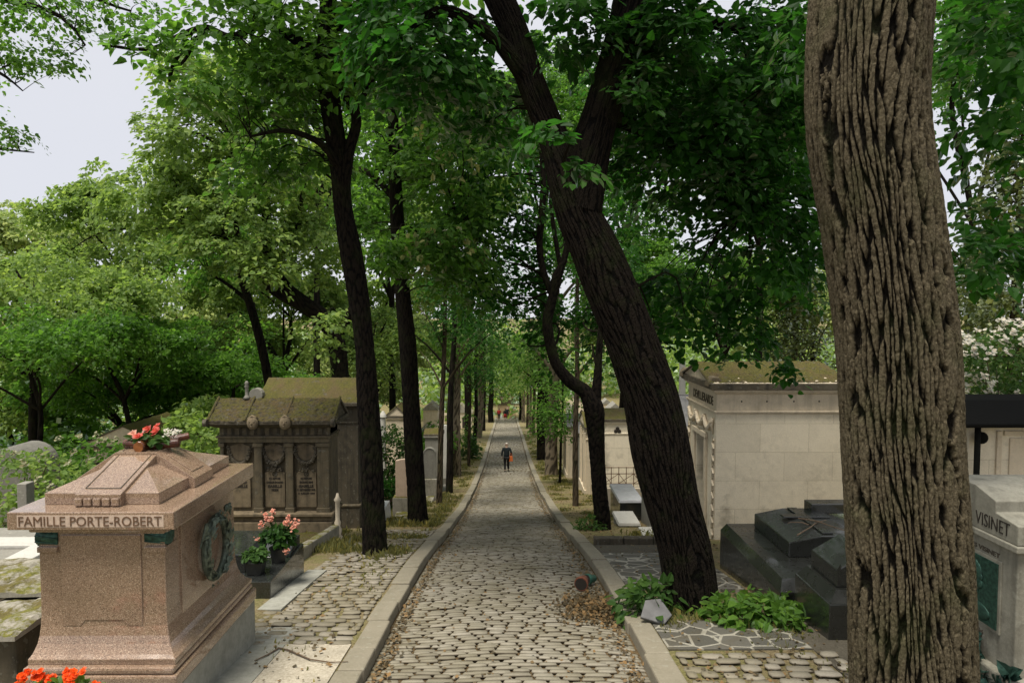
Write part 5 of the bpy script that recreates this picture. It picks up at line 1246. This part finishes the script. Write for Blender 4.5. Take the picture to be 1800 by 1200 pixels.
# ------------------------------------------------------------------ the rows of trees further down the avenue
def row_tree(name, label, base, w, top, lean, bark, crowns, leafm, leaf, seed, flare=(.6, .3), group='slim trees lining the avenue', ntwig=24, joints=None):
    """base (col,row) on the ground, w half width there, top (col,row)"""
    b = G(base[0], base[1]); Y = b.y; pts = []
    rg = np.random.default_rng(seed)
    n = 7
    for k in range(n):
        t = k/(n-1); pts.append((base[0]+(top[0]-base[0])*t+rg.normal(0, w*.18)*(0 < k), base[1]+(top[1]-base[1])*t, w*(1-.45*t)))
    tr = px(pts, Y); tr[0] = (b.x, b.y, b.z, w*Y/F)
    k1 = tr[-2]; lims = []
    for q in range(4):
        a = tr[3+q % 3]; an = rg.uniform(0, 6.28); L = rg.uniform(1.2, 2.2); lims.append([(a[0], a[1], a[2], a[3]*.5), (a[0]+math.cos(an)*L*.5, a[1]+math.sin(an)*L*.5, a[2]+L*.6, a[3]*.3), (a[0]+math.cos(an)*L, a[1]+math.sin(an)*L, a[2]+L, a[3]*.12)])
    return tree(name, label, tr, lims, bark, [pb(c[0], c[1], Y+(c[6] if len(c) > 6 else 0), c[2], c[3], c[4], c[5], .045*Y**.75, 44) for c in crowns], leafm, leaf, seed, group, (.05, .25, .008), 60, 20, ntwig, flare, .012, 4)
RT = [
 ('slim dark trunk on the left verge, nearest of the thin pair', (772, 886), 5.5, (784, 480), 'barkmid', [(800, 480, 70, 120, 1.6, 60)], 'leafd', .15),
 ('dark trunk just right of the thin one on the left verge', (790, 866), 6.5, (800, 450), 'barkdark', [(850, 520, 70, 110, 2, 60)], 'leafd', .16),
 ('knobbly pale trunk with a swollen foot on the left verge', (803, 836), 8, (806, 520), 'barkpale', [(790, 600, 45, 55, 1.6, 34)], 'leafm', .18),
 ('thin light pole like trunk on the left verge by the kerb', (824, 820), 3, (828, 560), 'barkmid', [(845, 630, 40, 60, 1.6, 30)], 'leafd', .18),
 ('ivy wrapped dark trunk on the left verge', (834, 800), 4, (838, 560), 'barkdark', [(860, 600, 50, 70, 2, 36), (826, 745, 12, 35, .4, 6)], 'leafm', .19),
 ('thick pale trunk farther along the left verge', (842, 769), 6, (846, 560), 'barkpale', [(870, 640, 45, 60, 2.5, 40)], 'leafm', .22),
 ('dark trunk behind the thick pale one on the left verge', (850, 757), 3.5, (852, 560), 'barkdark', [(830, 560, 50, 80, 3, 36)], 'leafd', .24),
 ('farthest trunk of the left row near the crossing', (863, 742), 5, (865, 600), 'barkdark', [(862, 640, 40, 45, 3, 40)], 'leafm', .28),
 ('tall slim straight trunk beside the crooked tree on the right', (1012, 889), 5.5, (1016, 430), 'barkmid', [(1010, 420, 60, 90, 1.6, 36), (1080, 470, 50, 60, 1.2, 20)], 'leafd', .15),
 ('young thin tree with low leaves on the right verge', (984, 850), 2.6, (992, 640), 'barkdark', [(985, 735, 45, 28, .9, 20), (965, 700, 30, 35, .8, 10), (1000, 690, 40, 30, .9, 10)], 'leafm', .15),
 ('thick pale trunk with a flared foot on the right verge', (969, 835), 12, (976, 480), 'barkpale', [(960, 620, 55, 70, 2, 40)], 'leafm', .2),
 ('dark flared trunk beyond the thick pale one on the right', (951, 808), 8, (950, 560), 'barkdark', [(940, 620, 50, 60, 2, 36), (945, 730, 16, 30, .5, 6)], 'leafm', .2),
 ('first of three close slim trunks on the right verge', (938, 765), 3, (940, 600), 'barkmid', [(930, 630, 40, 50, 2.5, 28)], 'leafl', .25),
 ('middle one of three close slim trunks on the right verge', (932.5, 760), 2.6, (933, 600), 'barkpale', [(915, 640, 35, 40, 2.5, 24)], 'leafm', .25),
 ('last of three close slim trunks on the right verge', (927, 753), 2.4, (928, 610), 'barkmid', [(900, 650, 35, 35, 3, 26)], 'leafl', .27),
 ('far trunk close to the crossing on the right', (920, 742), 3, (921, 620), 'barkpale', [(925, 650, 35, 40, 3, 26)], 'leafl', .3),
 ('farthest dark trunk of the right row at the crossing', (914, 738), 2.6, (914, 630), 'barkdark', [(905, 668, 30, 28, 4, 30)], 'leafm', .32),
]
for i, (lab, base, w, top, bk, cr, lm, lf) in enumerate(RT):
    row_tree('avenue_tree', lab, base, w, top, 0, bk, cr, lm, lf*.76, 200+i, group='trees along the avenue')

# ------------------------------------------------------------------ trees to the left and right, mid distance
# dark limbed tree behind the mossy chapel
Yb = 22.
tb = px([(612, 930, 17), (604, 760, 15), (598, 660, 15), (590, 600, 16), (570, 560, 15), (530, 532, 15), (500, 505, 13), (478, 470, 12), (470, 430, 10), (468, 370, 8), (460, 300, 5)], Yb)
tb[0] = (tb[0][0], tb[0][1], float(prof(Yb))+.1, tb[0][3])
lim = [px([(540, 540, 11), (490, 515, 9), (450, 485, 9), (415, 455, 7), (380, 420, 5), (330, 400, 3)], Yb), px([(500, 505, 8), (460, 470, 6), (420, 440, 6), (390, 415, 4)], Yb), px([(590, 600, 9), (620, 540, 7), (640, 470, 5)], Yb), px([(478, 470, 7), (510, 420, 5), (530, 350, 4), (540, 280, 3)], Yb)]
tree('chestnut_tree', 'dark limbed tree spreading to the left behind the mossy chapel', tb, lim, 'barkdark',
     [pb(370, 250, Yb, 110, 100, 2.5, 80, .6, 66), pb(420, 400, Yb-1, 100, 80, 2, 55, .55, 62), pb(280, 350, Yb, 85, 70, 2, 46, .55, 62), pb(480, 480, Yb-2, 60, 30, 1, 12, .45, 28), pb(560, 420, Yb+1, 80, 80, 1.5, 44, .55, 60), pb(570, 580, Yb-1.5, 45, 50, .8, 16, .45, 28), pb(380, 130, Yb, 90, 60, 2, 30, .6, 60), pb(480, 300, Yb, 90, 90, 2, 55, .6, 62)],
     'leafl', .145, 301, 'mid distance trees left of the avenue', (.06, .3, .012), 160, 40, 80, (.6, .3), .014, 4)
Yc = 24.
tc_ = px([(486, 930, 8), (478, 760, 8), (470, 660, 8), (455, 590, 8), (438, 530, 7), (425, 490, 6), (418, 440, 5), (415, 380, 4)], Yc); tc_[0] = (tc_[0][0], Yc, float(prof(Yc))+.1, tc_[0][3])
tree('leaning_tree', 'slim leaning trunk to the left of the mossy chapel roof', tc_, [px([(438, 530, 4), (400, 500, 3), (370, 480, 2)], Yc)], 'barkdark', [pb(390, 440, Yc+1, 80, 60, 2, 30, .6, 60), pb(440, 600, Yc+3, 60, 60, 1.5, 14, .5, 26)], 'leafm', .14, 302, 'mid distance trees left of the avenue', (.06, .3, .01), 80, 24, 24)
def mid_tree(name, label, col, Y, topz, halfw, cz, rx, rz, nc, leafm, leaf, seed, bark='barkdark', group='mid distance trees left of the avenue', dep=3, rc=.7, nl=88, lobes=9, ntw=40):
    nc = int(nc*1.35)
    leaf = leaf*.62
    """generic spreading tree: trunk + limbs + lobed crown round (col, height cz)"""
    rg = np.random.default_rng(seed); x = X(col, Y); z0 = float(prof(Y))+.1
    r = halfw*Y/F; tr = [(x, Y, z0, r), (x+rg.normal(0, .1), Y, z0*.7+cz*.3, r*.85), (x+rg.normal(0, .25), Y, z0*.35+cz*.65, r*.7), (x+rg.normal(0, .4), Y, cz, r*.5), (x+rg.normal(0, .5), Y, cz+rz*.6, r*.2)]
    lims = []; cr = []
    for k in range(lobes):
        an = 2*math.pi*k/lobes+rg.uniform(-.4, .4); rr = rg.uniform(.45, 1.0); e = (x+math.cos(an)*rx*rr, Y+math.sin(an)*dep*rr, cz+rg.uniform(-.5, .6)*rz)
        a = tr[2 if k % 2 else 3]; m_ = tuple((a[i]+e[i])/2+(.15*rz if i == 2 else rg.normal(0, .15)) for i in range(3))
        lims.append([(*a[:3], a[3]*.6), (*m_, a[3]*.4), (*e, a[3]*.15)])
        s = rg.uniform(.28, .5); cr.append((e, rx*s, dep*s, rz*s*.8, nc//(lobes+1), rc*rg.uniform(.7, 1.2), nl))
    cr.append(((x, Y, cz+rz*.45), rx*.55, dep*.6, rz*.6, nc//(lobes+1), rc, nl))
    return tree(name, label, tr, lims, bark, cr, leafm, leaf, seed, group, (.08, .4, .01), 40, 16, ntw, (.6, .3), .02, 6, flatness=.3, jit=.6)
mid_tree('leafy_tree', 'broad light green tree at the left edge behind the flowering bush', 60, 26, 0, 9, -.4, 5.2, 3.0, 150, 'leafl', .24, 401)
mid_tree('leafy_tree', 'shady low spreading tree above the pedimented chapel', 230, 27, 0, 6, -1.6, 3.6, 1.8, 110, 'leafm', .22, 402)
mid_tree('leafy_tree', 'low dark branched tree at the left edge over the white post', 60, 21, 0, 6, -1.4, 3.4, 1.6, 100, 'leafm', .2, 403)
mid_tree('leafy_tree', 'bright tall tree in the middle of the left background', 250, 36, 0, 7, 4.2, 5.5, 3.8, 170, 'leafl', .3, 404, dep=4)
mid_tree('leafy_tree', 'pale tree whose top meets the open sky at the left', 90, 42, 0, 7, 2.5, 6.5, 4.0, 170, 'leafy', .34, 405, dep=4)
mid_tree('leafy_tree', 'pale yellow green tree far back between the left trunks', 640, 48, 0, 7, -3.5, 4.0, 3.4, 130, 'leafy', .34, 406, dep=4)
mid_tree('leafy_tree', 'light tree behind the leaning trunk and the mossy chapel roof', 500, 38, 0, 6, -.5, 4.6, 3.4, 150, 'leafl', .3, 407, dep=4)
mid_tree('leafy_tree', 'tall bright tree behind the dark limbed tree', 420, 46, 0, 7, 6.5, 6.0, 4.5, 170, 'leafy', .36, 408, dep=5)
mid_tree('leafy_tree', 'light green tree low in the gap left of the straight trunk', 340, 40, 0, 6, -3.2, 5.0, 2.8, 120, 'leafl', .3, 409, dep=4)
mid_tree('leafy_tree', 'tall green tree behind the second left trunk', 690, 42, 0, 7, 6, 4.5, 5, 150, 'leafm', .3, 410, dep=4)
mid_tree('leafy_tree', 'tall yellow green tree over the middle of the avenue', 822, 60, 0, 6, 8, 6, 6.5, 170, 'leafl', .36, 411, dep=5)
mid_tree('leafy_tree', 'high crowned tree above the dark limbed tree', 560, 34, 0, 7, 9, 4.5, 4, 170, 'leafm', .28, 412, dep=4)
mid_tree('leafy_tree', 'tall tree filling the sky over the farther avenue', 800, 44, 0, 6, 12, 6, 5, 190, 'leafm', .3, 413, dep=5)
mid_tree('leafy_tree', 'very tall tree high above the walking person', 960, 52, 0, 6, 15, 7, 6, 190, 'leafm', .34, 414, dep=5)
mid_tree('leafy_tree', 'dense dark tree low behind the pedimented chapel', 200, 31, 0, 6, -4.0, 4.5, 2.6, 150, 'leafm', .24, 415, dep=3)
mid_tree('leafy_tree', 'dense dark tree low behind the triple bay tomb', 410, 31, 0, 6, -3.6, 4.2, 2.4, 140, 'leafm', .24, 416, dep=3)
mid_tree('leafy_tree', 'low bushy tree at the left edge behind the broad light tree', 20, 33, 0, 6, -3.4, 5, 3, 150, 'leafl', .27, 417, dep=3)
mid_tree('leafy_tree', 'narrow tree in the gap between the two big left trunks', 670, 36, 0, 5, -2.2, 2.2, 2.6, 90, 'leafl', .24, 418, dep=2)
mid_tree('leafy_tree', 'far light tree low beyond the leaning trunk on the left', 330, 58, 0, 6, -1.5, 6.5, 3.8, 150, 'leafy', .4, 419, dep=4)
mid_tree('leafy_tree', 'far light tree low between the two big left trunks', 690, 62, 0, 6, -1.0, 5.5, 5.0, 150, 'leafl', .4, 420, dep=4)
GR = 'mid distance trees right of the avenue'
mid_tree('leafy_tree', 'tall tree closing the sky above the forked trunk', 1120, 40, 0, 7, 10, 5, 5, 180, 'leafm', .28, 427, group=GR, dep=4)
mid_tree('leafy_tree', 'tall tree closing the sky left of the biggest trunk', 1380, 38, 0, 7, 9, 5, 5.5, 170, 'leafd', .28, 428, group=GR, dep=4)
mid_tree('leafy_tree', 'tree high above the conifer at the right edge', 1700, 30, 0, 7, 10, 4, 4, 90, 'leafm', .26, 429, group=GR, dep=4)
mid_tree('leafy_tree', 'shaded tree filling the gap right of the crooked tree', 1090, 34, 0, 6, 2.2, 3.6, 4.2, 140, 'leafm', .24, 421, group=GR)
mid_tree('leafy_tree', 'open crowned tree above the pale mausoleum roof', 1270, 30, 0, 6, 1.0, 3.0, 2.0, 60, 'leafm', .22, 422, group=GR)
mid_tree('leafy_tree', 'tall dark tree high above the mausoleum', 1330, 24, 0, 8, 7, 4.5, 3.5, 150, 'leafd', .2, 423, group=GR)
mid_tree('leafy_tree', 'bright bushy tree behind the mausoleum and left of the biggest trunk', 1430, 34, 0, 6, -.2, 3.4, 2.6, 120, 'leafy', .24, 424, group=GR)
mid_tree('leafy_tree', 'light tree deep behind the leaning trunk on the right', 1150, 60, 0, 6, 0, 6, 4.5, 140, 'leafl', .36, 425, group=GR, dep=5)
mid_tree('leafy_tree', 'far pale tree on the right beyond the field of tombs', 1330, 75, 0, 6, 2, 8, 5, 140, 'leafl', .45, 426, group=GR, dep=6, rc=1.2)
# conifers at the right edge
def conifer(label, col, Y, topz, basez, rad, nc, seed):
    rg = np.random.default_rng(seed); x = X(col, Y); z0 = float(prof(Y))+.1; cr = []
    for k in range(9):
        t = k/8; cr.append(((x, Y, basez+(topz-basez)*t), rad*(1-.8*t)+.25, rad*(1-.8*t)+.25, (topz-basez)/11, nc//9, .5, 46))
    tree('conifer', label, [(x, Y, z0, .22), (x, Y, (z0+topz)/2, .14), (x, Y, topz-.3, .03)], [], 'barkmid', cr, 'conifer', .13, seed, 'conifers behind the right hand tombs', (.08, .4, .01), 40, 16, 70, (.5, .3), .015, 5, True, .8, flatness=.6, droop=.8)
conifer('tall pale green conifer at the right edge of the picture', 1790, 19, 5.2, -3.5, 2.4, 260, 501)
conifer('lower pale conifer close behind the biggest trunk', 1725, 24, 2.2, -4.5, 2.2, 200, 502)
conifer('feathery conifer directly behind the mausoleum roof', 1400, 27, 1.3, -4.5, 1.9, 170, 503)
# branches at the upper left against the sky: two trees standing left of the frame
Yl = 13.
x = -14.5
tree('overhanging_tree', 'small leaved branches hanging into the sky at the upper left corner', [(x, Yl, float(prof(Yl))+.1, .3), (x+.2, Yl, 0, .25), (x+.6, Yl, 4.2, .18), (x+1.4, Yl, 7.5, .1)],
     [px([(-420, 120, 12), (-200, 40, 8), (0, 0, 5), (120, 40, 3), (150, 80, 1.5)], Yl), px([(-300, 90, 8), (-80, 100, 4), (10, 135, 2.5), (40, 160, 1)], Yl), px([(-200, 40, 6), (60, -30, 4), (230, 20, 2)], Yl), px([(-400, 300, 6), (-100, 260, 4), (0, 262, 2.5), (60, 268, 1)], Yl)], 'barkdark',
     [pb(60, 20, Yl, 130, 50, .8, 46, .3, 26), pb(30, 90, Yl, 70, 40, .6, 16, .26, 24), pb(100, 105, Yl, 35, 22, .4, 6, .22, 20), pb(215, 15, Yl, 70, 22, .5, 12, .25, 22), pb(18, 240, Yl, 38, 22, .4, 9, .24, 22), pb(-250, 60, Yl, 250, 160, 2, 60, .5, 26)],
     'leafm', .085, 601, 'trees along the avenue', (.06, .3, .01), 60, 24, 110, (.5, .3), .008, 4)

# far-off wood closing the view
rg = np.random.default_rng(900); P_, N_, D_, S_ = [], [], [], []
for k in range(300):
    if k < 120: col = rg.uniform(-100, 1900); Y = rg.uniform(125, 170)
    else: col = rg.uniform(-300, 2100); Y = rg.uniform(85, 140)
    if abs(X(col, Y)) < 5 and Y < 106: continue
    if 980 < col < 1210 and Y < 125: continue
    zc = float(prof(Y))+(rg.uniform(1, 4) if k % 3 == 0 else rg.uniform(4, 11)); rx = rg.uniform(4, 7)
    if col < 260 and k >= 120: zc -= 2.5
    ce, q = blob(rg, (X(col, Y), Y, zc), rx, rx*.7, rg.uniform(4, 7), 26, .6)
    p, nn, d = sprays(ce, q, 1.9, 20, .8, rg, .5, .3, .6); P_.append(p); N_.append(nn); D_.append(d); S_.append(.75*(.6+.8*rg.random(len(p))))
V, Qq = leaf_arrays(np.vstack(P_), np.vstack(N_), np.vstack(D_), np.concatenate(S_), True)
tag(link('distant_woods', np_mesh('distant_woods', V, Qq), M['leafl']), 'far-off wood closing the view beyond the tombs', 'woods', kind='stuff')

rg = np.random.default_rng(901); P_, N_, D_, S_ = [], [], [], []
for k in range(150):
    if k < 95: Y = rg.uniform(27, 62); xx = -rg.uniform(9+.02*Y, 16+Y*.75)
    else: Y = rg.uniform(32, 80); xx = rg.uniform(9+.25*Y, 14+Y*.7)
    zc = float(prof(Y))+rg.uniform(.3, 2.2)
    ce, q = blob(rg, (xx, Y, zc), rg.uniform(1.6, 3), 1.5, rg.uniform(1.2, 2.4), 22, .5)
    p, nn, d = sprays(ce, q, .9, 24, .3, rg, .5, .3, .6); P_.append(p); N_.append(nn); D_.append(d); S_.append(.28*(.6+.8*rg.random(len(p))))
V, Qq = leaf_arrays(np.vstack(P_), np.vstack(N_), np.vstack(D_), np.concatenate(S_), True)
tag(link('undergrowth', np_mesh('undergrowth', V, Qq), M['leafm']), 'dense green undergrowth beneath the trees beyond the tombs', 'undergrowth', kind='stuff')

# ------------------------------------------------------------------ shrubs
def shrub(name, label, c, r, n, leafm, leaf, seed, blossoms=0, bm='paleblos', bs=.05, group=None, cat='shrub'):
    rg = np.random.default_rng(seed); z0 = float(prof(c[1]))+.05; g = empty(name, (c[0], c[1], z0), label, cat, group)
    ce, q = blob(rg, c, r[0], r[1], r[2], n, .5); ce[:, 2] = np.maximum(ce[:, 2], z0+.1)
    p, nn, d = sprays(ce, q, .28*max(.5, leaf/.1), 26, leaf, rg, .5, .3, .6); V, Q = leaf_arrays(p, nn, d, leaf*(.55+.8*rg.random(len(p))))
    link('leaves', np_mesh('leaves', V, Q), M[leafm], g)
    mb = MB()
    for k in range(9): e = ce[rg.integers(0, len(ce))]; mb.tube([(c[0]+rg.normal(0, .1), c[1]+rg.normal(0, .1), z0-.1), ((c[0]+e[0])/2, (c[1]+e[1])/2, (z0+e[2])/2+.1), tuple(e)], [.03, .018, .006], 6)
    mb.build('stems', M['twig'], g, 0)
    if blossoms:
        cb, qb = blob(rg, c, r[0]*1.05, r[1]*1.1, r[2]*1.05, blossoms, .85); cb[:, 1] -= .1
        it = [(b+rg.normal(0, bs*.8, 3), bs) for b in cb for _ in range(7)]
        flowers('blossoms', M[bm], g, it, rg, 5, .4, 1, .8)
    return g
shrub('flowering_bush', 'big bush with pale blossoms at the left edge behind the slab graves', (-9.3, 12.6, -3.6), (1.9, 1.0, .95), 110, 'leafl', .1, 701, 60, bs=.045)
shrub('flowering_bush', 'pale flowering bush in front of the pedimented chapel', (-10.8, 17.5, -4.2), (1.7, 1.0, .95), 90, 'leafm', .12, 702, 40, bs=.05)
shrub('flowering_bush', 'low blossoming bush just left of the granite tomb', (-7.2, 11.6, -3.75), (1.0, .6, .5), 50, 'leafl', .09, 703, 30, bs=.04)
shrub('white_blossom_shrub', 'shrub full of white blossoms above the black chapel roof', (10.3, 13.6, -1.1), (1.6, .9, .8), 90, 'shrub', .09, 704, 150, 'whitep', .05)
shrub('round_shrub', 'fresh green shrub between the two big left trunks', (X(688, 24), 24, -5.1), (.55, .5, 1.0), 60, 'shrub', .1, 705)
shrub('round_shrub', 'dark low shrub behind the rosy headstone', (X(690, 22.5), 22.5, -6.1), (.7, .4, .5), 40, 'leafd', .1, 706)
shrub('round_shrub', 'leafy green shrub right of the pedimented chapel', (X(370, 24), 24, -4.6), (1.5, 1, 1.6), 110, 'leafl', .16, 707)
shrub('round_shrub', 'leafy shrub with a gap behind the arched headstone', (X(765, 36), 36, -7.2), (.9, .9, 1.1), 50, 'leafm', .17, 708)
shrub('round_shrub', 'small shrub by the ivy wrapped trunk on the left verge', (X(828, 47), 47, -9.6), (.5, .4, .9), 24, 'shrub', .17, 709)
shrub('round_shrub', 'broad light shrub left of the triple bay tomb', (-8.2, 18.5, -4.3), (1.6, 1.0, 1.5), 110, 'leafl', .14, 710)
# weeds and sprouts
shrub('lime_sprouts', 'bright heart leaved sprouts at the right foot of the leaning trunk', (b2.x+.62, b2.y-.62, b2.z+.17), (.6, .35, .18), 34, 'sprout', .11, 711, cat='sprouts', group='sprouts at the leaning trunk')
shrub('lime_sprouts', 'darker heart leaved sprouts at the left foot of the leaning trunk', (b2.x-.58, b2.y-.25, b2.z+.18), (.26, .25, .2), 14, 'shrub', .12, 712, cat='sprouts', group='sprouts at the leaning trunk')
shrub('weed_tuft', 'weeds round the foot of the crooked tree', (b5.x-.32, b5.y-.1, b5.z+.2), (.35, .3, .25), 16, 'shrub', .07, 713, cat='weeds')

# broken paving stone leaning at the trunk
s = G(1152, 1092); g = empty('broken_slab', s, 'pentagonal grey stone slab leaning at the foot of the leaning trunk', 'stone slab')
MB().prism([(-.18, -.13), (.1, -.16), (.19, -.02), (.04, .16), (-.14, .1)], 'z', 0, .05).build('slab', M['slate'], g, .01)
g.children[0].matrix_parent_inverse = Matrix.Identity(4); g.rotation_euler = (R(38), R(8), R(-10)); g.location = (s.x, s.y-.02, s.z+.13)

# pots in the gutter
def tipped(name, label, p, r, L, m, dirv, off=0.):
    g = empty(name, p, label, 'plant pot'); d = Vector(dirv).normalized(); mb = MB(); c = Vector(p)+Vector((0, 0, r+.0))
    mb.tube([c-d*L, c-d*L*.98, c, c+d*.001], [r*.6, r*.66, r*.97, r], 20); o = mb.build('pot', M[m], g, 0, True)
    mb = MB(); mb.tube([c-d*.03, c-d*.03+d*.031, c+d*.032], [r*1.02, r*1.1, r*1.08], 20); mb.build('rim', M[m], g, .003)
    mb = MB(); mb.tube([c+d*.0325, c+d*.0335], [r*.93, r*.93], 20); mb.build('inside', M['ink'], g, 0)
pp = G(1022, 1040, -.02); pp.z = float(prof(pp.y))+.015
tipped('terracotta_pot', 'tipped terracotta flower pot lying against the right kerb', pp, .095, .17, 'terracotta', (-.35, -1, .0))
pp2 = G(1034, 1030, -.02); pp2.z = float(prof(pp2.y))+.015
tipped('green_pot', 'small green pot lying behind the terracotta pot at the right kerb', pp2, .075, .14, 'greenpot', (-.6, -.5, .1))

# twig on the concrete
a = G(497, 1140, .13); mb = MB(); pts = [G(p[0], p[1], .135) for p in ((448, 1160), (470, 1150), (490, 1138), (508, 1142), (545, 1158), (580, 1163), (612, 1162))]
mb.tube(pts, [.006, .008, .009, .009, .008, .007, .004], 6)
tag(mb.build('fallen_twig', M['twig'], None, 0), 'long curved twig lying on the pale pavement below the granite tomb', 'twig')

# ------------------------------------------------------------------ leaf litter, heap, grass
def litter(name, pts, sz, rg, label, m='litter', tilt=.35, lift=.012):
    n = len(pts); z = prof(pts[:, 1])+pts[:, 2]+lift; pos = np.stack([pts[:, 0], pts[:, 1], z], -1)
    a = rg.random(n)*6.283; d = np.stack([np.cos(a), np.sin(a), np.zeros(n)], -1)
    V, Q = leaf_arrays(pos, unit(np.array([0, 0, 1.])+rg.normal(0, tilt, (n, 3))), d, sz*(.4+.9*rg.random(n)), True)
    return tag(link(name, np_mesh(name, V, Q), M[m]), label, 'leaf litter', kind='stuff')
rg = np.random.default_rng(66); L = []
def scat(n, x0, x1, y0, y1, z, power=1.): 
    yy = y0+(y1-y0)*rg.random(n)**power; L.append(np.stack([rg.uniform(x0, x1, n), yy, np.full(n, z)], -1))
n = 900; scat(n, -1.4, 1.45, 4, 30, .012, 1.6)
for (xc, s_) in ((-1.36, .09), (1.38, .1)):
    n = 2600; yy = 4+36*rg.random(n)**1.4; L.append(np.stack([np.clip(xc+np.sign(-xc)*np.abs(rg.normal(0, s_, n)), -1.42, 1.46), yy, np.full(n, .0)], -1))
scat(700, -3.1, -1.75, 7.4, 16, .115); scat(500, 1.78, 3.4, 4, 7.1, .12); scat(260, 1.78, 3.4, 7.1, 12.5, .12); scat(3600, 1.78, 4.2, 12.5, 30, .10); scat(3400, -4.2, -1.75, 15, 34, .10); scat(120, -2.9, -1.75, 4, 7.4, .125); scat(500, 2.6, 5, 6, 14, .115)
litter('fallen_leaves', np.vstack(L), .05, rg, 'dry fallen leaves scattered over the path and verges')
hp = G(1040, 1068, 0); n = 2600; u = rg.normal(0, 1, (n, 2)); xx = np.clip(hp.x+.0+u[:, 0]*.19, -9, 1.455); yy = hp.y+u[:, 1]*.3
hz_ = np.maximum(0, .09*np.exp(-((xx-hp.x-.1)**2/.05+(yy-hp.y)**2/.12)))*rg.random(n)
litter('leaf_pile', np.stack([xx, yy, hz_+.01], -1), .055, rg, 'heap of dry brown leaves in the gutter by the right kerb', tilt=.7)

def grass(specs, rg):
    P_ = []; 
    for (x0, x1, y0, y1, n, h, cl) in specs:
        c = np.stack([rg.uniform(x0, x1, cl), rg.uniform(y0, y1, cl)], -1); k = rg.integers(0, cl, n); p = c[k]+rg.normal(0, .14, (n, 2)); ok = (np.abs(p[:, 0]) > 1.78) if h > .05 else np.ones(n, bool)
        P_.append(np.concatenate([p[ok], np.full((ok.sum(), 1), h)], 1))
    p = np.vstack(P_); n = len(p); z = prof(p[:, 1])+.09; b = np.stack([p[:, 0], p[:, 1], z], -1); h = p[:, 2:]*(.5+rg.random((n, 1))); a = rg.random(n)*6.28
    s = np.stack([np.cos(a), np.sin(a), np.zeros(n)], -1)*.005*(1+p[:, 1:2]/12); lean = rg.normal(0, .35, (n, 3)); lean[:, 2] = 1
    V = np.stack([b-s, b+s, b+unit(lean)*h*.6+s*.7, b+unit(lean)*h*.6-s*.7+lean*[.0, 0, 0], b+unit(lean+rg.normal(0, .25, (n, 3)))*h, b+unit(lean)*h*.6], 1)
    V = V.reshape(-1, 3); bi = (np.arange(n)*6)[:, None]
    Q = np.concatenate([bi+np.array([[0, 1, 2, 3]]), bi+np.array([[3, 2, 4, 4]])[:, [0, 1, 2, 3]]], 0)
    Q = bi+np.array([[0, 1, 2, 4]]); Q = np.concatenate([Q, bi+np.array([[0, 4, 3, 0]])*1], 0)[:n]
    return V, Q
gv, gq = grass([(-4.2, -1.8, 14.5, 26, 5000, .11, 50), (-4.2, -1.8, 26, 60, 6000, .12, 110), (1.8, 4.0, 17, 30, 3800, .09, 34), (1.8, 3.6, 30, 70, 6000, .12, 90), (-2.4, -1.75, 4, 14, 260, .07, 9), (-3.9, -3.0, 12.2, 14.4, 1400, .16, 14), (b3.x-.7, b3.x+.8, b3.y-.4, b3.y+.4, 900, .14, 10),
                (b4.x-.6, b4.x+.7, b4.y-.5, b4.y+.3, 1400, .16, 12), (b2.x-.8, b2.x+1.1, b2.y-.9, b2.y-.2, 700, .1, 16), (3.0, 3.5, 6.5, 8.4, 250, .07, 8), (-9, -4.4, 13, 30, 6000, .2, 60), (2.9, 3.5, 13.5, 16, 500, .14, 8)], rg)
tag(link('grass', np_mesh('grass', gv, gq), M['grass']), 'thin yellowish grass tufts on the verges', 'grass', kind='stuff')
